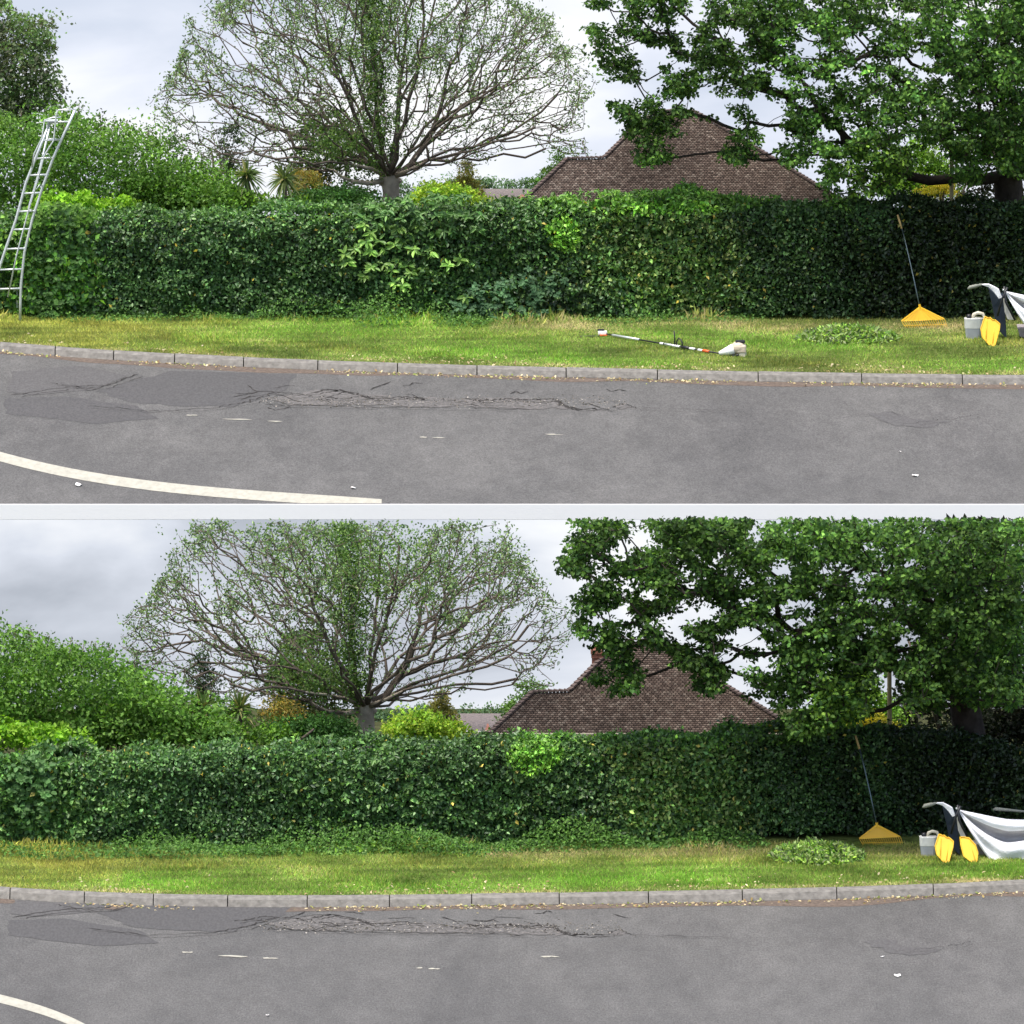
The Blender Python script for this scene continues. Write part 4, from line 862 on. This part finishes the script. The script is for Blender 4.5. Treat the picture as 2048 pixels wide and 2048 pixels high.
# heap of clippings
def heap(P, cx, cy, rx, ry):
    c = G(P, cx, cy+ry*.7, VH); W = rx*mpp(c[1]); n = 3600
    base = empty('clippings_heap', c, 'low heap of cut green leaves and twigs lying on the %s verge' % P.w, 'clippings')
    t = rng.uniform(0, 6.28, n); r = np.sqrt(rng.uniform(0, 1, n)); x = r*np.cos(t); y = r*np.sin(t)
    h = .2*np.clip(1-r**1.6, 0, 1)*(1+.25*NZ[1](np.stack([x, y, x*0], -1)*4))*rng.uniform(.55, 1.1, n)
    pos = np.stack([c[0]+x*W, c[1]+y*.75+.2, c[2]+.02+h], -1)
    col = pick([(.2,.38,.06), (.34,.5,.1), (.06,.14,.035), (.36,.44,.2), (.28,.32,.18)], n, .35)
    link('cut_leaves', leaf_mesh('cut_leaves', pos, rng.uniform(.05, .12, n), col, 'oval', .4, N=(0, -.4, .8), Nb=.7), LEAF, base)
    for _ in range(26):
        t_, r_ = rng.uniform(0, 6.28), rng.uniform(0, .8); p = np.array([c[0]+r_*W*math.cos(t_), c[1]+.2+r_*.7*math.sin(t_), c[2]+.06+.14*(1-r_)]); d = unit(rng.normal(size=3))*.12; d[2] *= .3
        MB().tube([p-d, p+rng.normal(0, .01, 3), p+d], [.005, .005, .003], 4).build('twig', BARK, base, True)
    V = [(c[0]+W*.8*math.cos(q), c[1]+.2+.55*math.sin(q), c[2]-.01) for q in np.linspace(0, 6.28, 17)[:-1]]+[(c[0], c[1]+.2, c[2]+.11)]
    link('heap_core', mesh_py('heap_core', V, [(i, (i+1) % 16, 16) for i in range(16)]), INNER, base)
heap(UPP, 1602, 626, 98, 24); heap(LOW, 1543, 1606, 90, 22)

# ------------------------------------------------------------------ tools and containers (positions noted at 2048 px)
YEL = plain('yellow_plastic', (.82, .48, .02), .45, var=.06, bscale=12); STEEL = plain('rake_shaft', (.12, .16, .17), .35, .6); TAN = plain('wooden_grip', (.5, .34, .14), .7)
BLK = plain('black_plastic', (.015, .016, .02), .45); ORG = plain('orange_plastic', (.75, .13, .03), .45); ENG = plain('beige_engine_cover', (.62, .52, .4), .5, bump=.2)
ALU = plain('aluminium', (.66, .70, .69), .4, .5); JUG = plain('milky_plastic', (.62, .63, .6), .4); LIQ = plain('grey_band', (.38, .4, .43), .4); CRM = plain('cream_plastic', (.62, .58, .45), .45)
CLOTH = plain('white_woven_sheet', (.80, .81, .84), .75, bump=.5, bscale=30, var=.05); NAVY = plain('dark_blue_panel', (.012, .022, .04), .6); GRYC = plain('grey_lining', (.36, .35, .35), .8, bump=.4, bscale=30)
GRIP = plain('grey_grip', (.22, .23, .19), .7); PAPER = plain('white_paper', (.8, .78, .74), .8)
def tr(P, x, y): return (x, y) if P is LOW else (1754+(x-1754)*1.045+86, 1650+(y-1650)*1.03-1036)
def stand(P, x, y): q = tr(P, x, y); P.iy = float(G(P, q[0]/K, q[1]/K, VH)[1])   # depth of the item's foot on the grass
def sp(P, x, y, dY=0):                # noted on the lower photo; the upper one is the same set shifted
    q = tr(P, x, y); return Pt(q[0]/K, q[1]/K, P.iy+dY)
def rake(P):
    stand(P, 1765, 1690); lean = float(hedge_y(P, 1765/K))-.3-P.iy; foot = sp(P, 1765, 1690, 0); base = empty('rake', (foot[0], foot[1], P.z+VH), 'wide yellow plastic leaf rake leaning upright against the %s hedge' % P.w, 'rake')
    ap, L, R = sp(P, 1754, 1651, 0.100), sp(P, 1718, 1676, 0.040), sp(P, 1800, 1672, 0.040)
    hd = MB(); l2, r2 = sp(P, 1719, 1678, 0.030), sp(P, 1801, 1674, 0.030)
    hd.prism([ap+np.array([-.02, 0, .01]), L, l2, r2, R, ap+np.array([.02, 0, .01])], (0, .014, 0))
    n = 19
    for i in range(n+1):
        t = i/n; a_ = l2+(r2-l2)*t; b_ = sp(P, 1728+(1807-1728)*t, 1692, 0.000); bb = b_+np.array([0, -.03, -.01]); hd.tube([a_, a_*.3+b_*.7, b_, bb], [.005, .0045, .004, .003], 5)
    hd.tube([sp(P, 1723, 1686, 0.015), sp(P, 1804, 1684, 0.015)], .005, 5)
    for i in range(9):
        t = i/8; a_ = l2+(r2-l2)*t; hd.tube([ap+np.array([0, -.004, 0]), a_+np.array([0, -.004, 0])], .004, 4)
    hd.tube([sp(P, 1755, 1657, 0.100), sp(P, 1753, 1645, 0.110)], .022, 8)
    hd.build('rake_head', YEL, base)
    MB().tube([sp(P, 1753, 1648, 0.110), sp(P, 1741, 1590, .11+(lean-.11)*.4), sp(P, 1728, 1532, .11+(lean-.11)*.75), sp(P, 1719, 1497, lean)], .0105, 8).build('shaft', STEEL, base, True)
    MB().tube([sp(P, 1719, 1498, lean), sp(P, 1715, 1484, lean+.04), sp(P, 1711, 1471, lean+.08)], [.017, .018, .015], 8).build('grip', TAN, base, True)
def jug(P):
    stand(P, 1856, 1711); a_ = sp(P, 1856, 1711); S = mpp(P.Y0)/K*(1.04 if P is UPP else 1); z0 = P.z+VH; c = np.array([a_[0], a_[1], z0])
    base = empty('plastic_can', c, 'milky white plastic fuel can with a handle standing beside the %s yellow scoop' % P.w, 'can')
    def body(z1, z2, w1, w2, mt, nm):
        mb = MB(); n = 20; V = []
        for z, w_ in ((z1, w1), (z2, w2)):
            for k in range(n):
                q = 2*math.pi*k/n; cx, sy = math.cos(q), math.sin(q); f = (abs(cx)**4+abs(sy)**4)**-.25; V.append((c[0]+w_*cx*f, c[1]+w_*.7*sy*f, z0+z))
        mb.add(V, [(k, (k+1) % n, n+(k+1) % n, n+k) for k in range(n)]+[tuple(range(n))[::-1], tuple(range(n, 2*n))]); return mb.build(nm, mt, base, bevel=.008)
    body(0, 20*S, 14*S, 16.5*S, LIQ, 'lower_band'); body(20*S+.001, 40*S, 17*S, 18*S, JUG, 'body')
    MB().tube([(c[0]-2*S, c[1], z0+40*S), (c[0]+1*S, c[1], z0+47*S), (c[0]+9*S, c[1], z0+50*S), (c[0]+18*S, c[1], z0+48*S), (c[0]+22*S, c[1], z0+40*S), (c[0]+15*S, c[1], z0+35*S)], 3.3*S, 8).build('handle', CRM, base, True)
    MB().tube([(c[0]-8*S, c[1]-.01, z0+38*S), (c[0]-9*S, c[1]-.01, z0+47*S)], [5*S, 4.5*S], 10).build('cap', BLK, base, True)
def scoop(P, pts, label, ribs, ctr):
    stand(P, *ctr); F3 = [sp(P, x, y, .25*(1728-y)/60.0) for x, y in pts]; c = sp(P, *ctr)
    base = empty('leaf_scoop', (c[0], c[1], P.z+VH), label, 'leaf scoop', 'yellow leaf scoops')
    MB().prism(F3, (0.01, .03, .004)).build('blade', YEL, base, bevel=.007)
    mb = MB(); mb.tube([p+np.array([0, -.008, 0]) for p in F3]+[F3[0]+np.array([0, -.008, 0])], .008, 6)
    for a_, b_ in ribs: mb.tube([sp(P, *a_, .21), sp(P, *b_, .02)], .006, 5)
    mb.build('rim', YEL, base, True)
S1 = [(1878,1668),(1884,1671),(1888,1670),(1893,1675),(1898,1675),(1907,1683),(1906,1694),(1898,1724),(1893,1728),(1885,1722),(1873,1708),(1870,1692)]
S2 = [(1920,1674),(1929,1674),(1938,1676),(1951,1690),(1956,1706),(1954,1722),(1952,1728),(1940,1722),(1927,1712),(1922,1692)]
sb_ = lambda P, x, y, d=0: sp(P, x, y, d+.8)
def bag(P):
    stand(P, 1960, 1716); c = sb_(P, 1940, 1700, -.5); base = empty('garden_bag', (c[0], c[1], P.z+VH), 'big white woven garden bag with black straps at the right end of the %s verge' % P.w, 'bag')
    kn = np.array(sb_(P, 1915, 1619, -.75))
    # pleated sheet fanning from the knot
    ends = [(1638, -.55), (1646, -.85), (1657, -.75), (1664, -.5), (1676, -.55), (1672, -.85), (1690, -1.0), (1706, -.85), (1720, -1.0), (1735, -.95)]
    M = 22; rows = []
    for i, (ye, dy) in enumerate(ends):
        sag = [1, 3, 5, 10, 13, 9, 11, 12, 11, 8][i]*1.0; row = []
        for k in range(M):
            t = k/(M-1); x = 1915+(2120-1915)*t; y = 1619+(ye-1619)*(t*2.03 if t < .49 else 1+(t-.49)*.2)+sag*math.sin(min(1, t*2)*math.pi*.8)*.8+(20*math.sin(min(1, t*1.5)*math.pi)*(i/9.0))
            row.append(sb_(P, x, y, -.75+(dy+.75)*min(1, t*2.2)+.02*math.sin(t*23+i)))
        rows.append(row)
    V = [p for r_ in rows for p in r_]; n = len(rows); Fs = []; mi = []
    for i in range(n-1):
        for k in range(M-1): Fs.append((i*M+k, i*M+k+1, (i+1)*M+k+1, (i+1)*M+k)); mi.append(1 if i in (2, 3) else 0)  # grey rows: lining tone that also carries the folds' inner shade in its colour
    me = mesh_py('sheet', V, Fs, True); me.polygons.foreach_set('material_index', mi); o = link('sheet', me, [CLOTH, GRYC], base)
    sd_ = o.modifiers.new('thick', 'SOLIDIFY'); sd_.thickness = .008; su = o.modifiers.new('sub', 'SUBSURF'); su.levels = su.render_levels = 2
    # short wing, dark panel, lower sack body
    MB().prism([sb_(P, 1868, 1606, -.72), sb_(P, 1886, 1606, -.75), sb_(P, 1897, 1611, -.76), sb_(P, 1905, 1616, -.78), sb_(P, 1911, 1632, -.78), sb_(P, 1905, 1634, -.78), sb_(P, 1896, 1622, -.76), sb_(P, 1886, 1612, -.74)], (0, .03, .01)).build('side_wing', CLOTH, base, bevel=.006)
    MB().prism([sb_(P, 1884, 1612, -.6), sb_(P, 1895, 1622, -.62), sb_(P, 1905, 1634, -.65), sb_(P, 1913, 1625, -.65), sb_(P, 1915, 1650, -.65), sb_(P, 1918, 1672, -.65), sb_(P, 1920, 1712, -.65), sb_(P, 1900, 1690, -.6), sb_(P, 1893, 1650, -.6)], (0, .3, .0)).build('dark_panel', NAVY, base, bevel=.01)
    MB().prism([sb_(P, 1913, 1634, -.74), sb_(P, 1918, 1634, -.74), sb_(P, 1935, 1675, -.76), sb_(P, 1922, 1674, -.74), sb_(P, 1916, 1660, -.72)], (0, .02, 0)).build('front_flap', plain('off_white_flap', (.62, .6, .55), .8), base)
    MB().prism([sb_(P, 1940, 1690, -.62), sb_(P, 2120, 1690, -.62), sb_(P, 2120, 1722, -.62), sb_(P, 1970, 1715, -.62), sb_(P, 1945, 1708, -.62)], (0, .45, 0)).build('sack_body', plain('mauve_grey_sack', (.3, .27, .28), .85, bump=.5), base, bevel=.02)
    for a_, m_, b_ in (((1915,1610),(1918,1640),(1936,1676)), ((1921,1612),(1912,1632),(1902,1668))):
        MB().tube([sb_(P, *a_, -.8), sb_(P, *m_, -.81), sb_(P, *b_, -.82)], .02, 6).build('strap', BLK, base, True)
    MB().ball(sb_(P, 1914, 1617, -.8), (.022, .02, .022)).build('ring', ALU, base, True)
    MB().tube([sb_(P, 1845, 1615, -.75), sb_(P, 1850, 1612, -.75), sb_(P, 1862, 1609, -.74), sb_(P, 1872, 1607, -.72)], [.012, .035, .032, .014], 8).build('carry_handle', GRIP, base, True)
    MB().tube([sb_(P, 1867, 1606, -.72), sb_(P, 1880, 1606, -.7), sb_(P, 1892, 1612, -.68)], .014, 6).build('handle_rod', GRIP, base, True)
    if P is LOW: MB().tube([sb_(P, 1986, 1619, -.4), sb_(P, 1992, 1618, -.4), sb_(P, 2060, 1624, -.4)], [.012, .03, .012], 8).build('carry_handle', GRIP, base, True)
for P in (LOW, UPP):
    rake(P); jug(P); bag(P)
scoop(LOW, S1, 'yellow plastic leaf scoop leaning on the white can in the lower view', [((1882,1676),(1880,1712)), ((1898,1680),(1893,1720))], (1888,1726))
scoop(LOW, S2, 'yellow plastic leaf scoop hanging below the straps of the lower white bag', [((1938,1678),(1951,1722))], (1948,1726))
scoop(UPP, S1, 'yellow plastic leaf scoop leaning on the white can in the upper view', [((1882,1676),(1880,1712)), ((1898,1680),(1893,1720))], (1888,1726))
if 0: scoop(UPP, S2, 'yellow plastic leaf scoop at the far right edge beside the upper white bag', [((1938,1678),(1951,1722))], (1948,1726))

def trimmer(P):
    g = lambda x, y, h=.05: G(P, x/K, (y)/K, VH+h)
    base = empty('hedge_trimmer', g(1345, 689, 0), 'long pole hedge trimmer with a beige engine lying on the upper verge', 'hedge trimmer')
    ax0, ax1 = g(1213, 668), g(1440, 707)
    A = lambda x: ax0+(ax1-ax0)*(x-1213)/(1440-1213)
    MB().tube([A(1213), A(1440)], .013, 8).build('shaft', BLK, base, True)
    MB().tube([A(1225), A(1279)], .022, 10).build('shaft_sleeve', ALU, base, True)
    for a_, b_, m_ in ((1321, 1327, WHITE), (1330, 1344, ALU), (1345, 1360, WHITE), (1380, 1390, WHITE), (1397, 1405, WHITE)):
        MB().tube([A(a_), A(b_)], .021, 8).build('shaft_clamp', m_, base, True)
    MB().tube([A(1364), A(1379)], .028, 8).build('throttle_grip', BLK, base, True)
    MB().tube([A(1407), A(1418)], .028, 8).build('orange_coupling', ORG, base, True)
    p = A(1350); MB().tube([p, p+np.array([0, 0, .12]), p+np.array([-.01, 0, .26])], [.014, .012, .012], 8).build('barrier_post', BLK, base, True)
    MB().tube([A(1353)+np.array([0, 0, .0]), A(1354)+np.array([0, 0, .08]), A(1357)+np.array([0, 0, .14]), A(1362)+np.array([0, 0, .13]), A(1365)+np.array([0, 0, .07]), A(1365)+np.array([0, 0, .0])], .013, 8).build('loop_handle', BLK, base, True)
    MB().box(A(1205)+np.array([0, 0, .01]), (.16, .08, .07)).build('gearbox', WHITE, base, bevel=.015)
    MB().box(A(1207)+np.array([0, 0, -.03]), (.13, .09, .03)).build('gearbox_base', ORG, base, bevel=.008)
    MB().box(A(1204)+np.array([-.02, 0, .06]), (.12, .06, .03)).build('gearbox_cap', BLK, base, bevel=.008)
    mb = MB(); b0, b1 = g(1160, 673, .02), g(1198, 671, .02); mb.box((b0+b1)/2, (b1[0]-b0[0], .03, .008))
    for i in range(12): q = b0+(b1-b0)*(i+.5)/12; mb.box(q+np.array([0, -.035, 0]), (.01, .06, .008)); mb.box(q+np.array([0, .035, 0]), (.01, .06, .008))
    mb.build('cutting_blade', plain('blade_steel', (.2, .2, .15), .4, .7), base)
    c = g(1478, 712, .0); e1 = A(1438)
    MB().tube([e1, e1+(c-e1)*.35+np.array([0, 0, .05]), c+np.array([-.1, 0, .12])], [.03, .065, .10], 12).build('fan_housing', WHITE, base, True)
    MB().ball(c+np.array([-.01, 0, .15]), (.13, .11, .12), 14, 9).box(c+np.array([.04, 0, .13]), (.17, .2, .15)).build('engine_cover', ENG, base, bevel=.03)
    MB().box(c+np.array([.06, -.02, .03]), (.14, .14, .12)).build('fuel_tank', CRM, base, bevel=.025)
    MB().box(c+np.array([.02, 0, .255]), (.17, .12, .05)).build('air_filter', BLK, base, bevel=.015)
    MB().box(c+np.array([-.07, -.04, .0]), (.1, .1, .05)).build('stand', BLK, base, bevel=.01)
    MB().tube([c+np.array([-.06, -.10, .03]), c+np.array([.0, -.11, .03])], .02, 8).build('starter_grip', BLK, base, True)
trimmer(UPP)

def ladder(P):
    q = lambda x, y, d=0: Pt((x/3.864)/K, (y/3.864+180)/K, P.Y0+LD+d)
    LD = -.5
    base = empty('tripod_ladder', q(150, 1805), 'tall pale aluminium orchard ladder standing at the left end of the upper hedge', 'ladder'); base.location.z = P.z+VH
    def rail(name, pts, r, dep=0): return MB().tube([q(x, y, dep) for x, y in pts], r, 8).build(name, ALU, base, True)
    RR = [(155,1805),(158,1650),(163,1500),(190,1250),(250,1000),(330,750),(410,530),(500,330),(582,150)]
    LR = [(-60,1640),(-20,1420),(50,1210),(125,1000),(200,720),(290,490),(390,240)]
    rail('rail', RR, .025); rail('rail', LR, .025, .05)
    rail('handrail', [(60,1600),(130,1270),(215,950),(290,700),(345,500),(415,390),(435,190),(450,155),(515,150),(582,152)], .014, -.25)
    rail('handrail', [(245,600),(265,490),(325,370),(345,232),(400,215),(470,212)], .013, -.2)
    rail('rear_leg', [(135,1800),(133,1500),(170,1150),(230,880),(300,640),(380,300)], .018, .6)
    R_ = np.array(RR, float)[::-1]; L_ = np.array(LR, float)[::-1]
    for y in (250, 390, 530, 660, 800, 940, 1080, 1230, 1390, 1540):
        xr = np.interp(y, R_[:, 1], R_[:, 0]); xl = np.interp(y, L_[:, 1], L_[:, 0])
        MB().tube([q(xl, y, .05), q(xr, y-6)], .019, 6).build('rung', ALU, base, True)
    for (x0, y0, x1, y1) in ((360, 380, 465, 385), (345, 500, 400, 530), (325, 520, 350, 490), (280, 770, 330, 740), (215, 930, 265, 945)):
        MB().tube([q(x0, y0, -.2), q((x0+x1)/2, min(y0, y1)-6, -.2), q(x1, y1)], .010, 6).build('brace', ALU, base, True)
    MB().box(np.array(q(395, 236, -.05)), (.24, .22, .02)).build('platform', ALU, base)
    MB().box(np.array(q(155, 1806)), (.08, .08, .05)).build('foot', plain('violet_foot', (.25, .1, .4), .6), base)
ladder(UPP)

# litter on the road
def litter(P, x, y, w_, label, group=None):
    c = G(P, x, y, .012); n = 9; V = [(0, 0, .01)]+[(w_*math.cos(t)*random.uniform(.6, 1), w_*1.6*math.sin(t)*random.uniform(.6, 1), random.uniform(0, .03)) for t in [2*math.pi*i/n for i in range(n)]]
    o = link('paper_scrap', mesh_py('paper_scrap', V, [(0, i+1, (i+1) % n+1) for i in range(n)]), PAPER); o.location = c
    s_ = o.modifiers.new('thick', 'SOLIDIFY'); s_.thickness = .004; tag(o, label, 'litter', group)
litter(UPP, 1727, 898, .07, 'crumpled white paper scrap on the right of the upper road')
litter(UPP, 1698, 852, .03, 'tiny white scrap just beyond the crumpled paper on the upper road')
litter(UPP, 666, 921, .05, 'small white scrap near the front middle of the upper road')
litter(UPP, 148, 915, .08, 'flat pale scrap in front of the white line of the upper road')
litter(LOW, 1693, 1841, .06, 'crumpled white paper scrap on the right of the lower road')
litter(LOW, 1665, 1806, .03, 'tiny white scrap just beyond the crumpled paper on the lower road')
litter(LOW, 505, 1951-35, .03, 'tiny white scrap at the front left of the lower road')
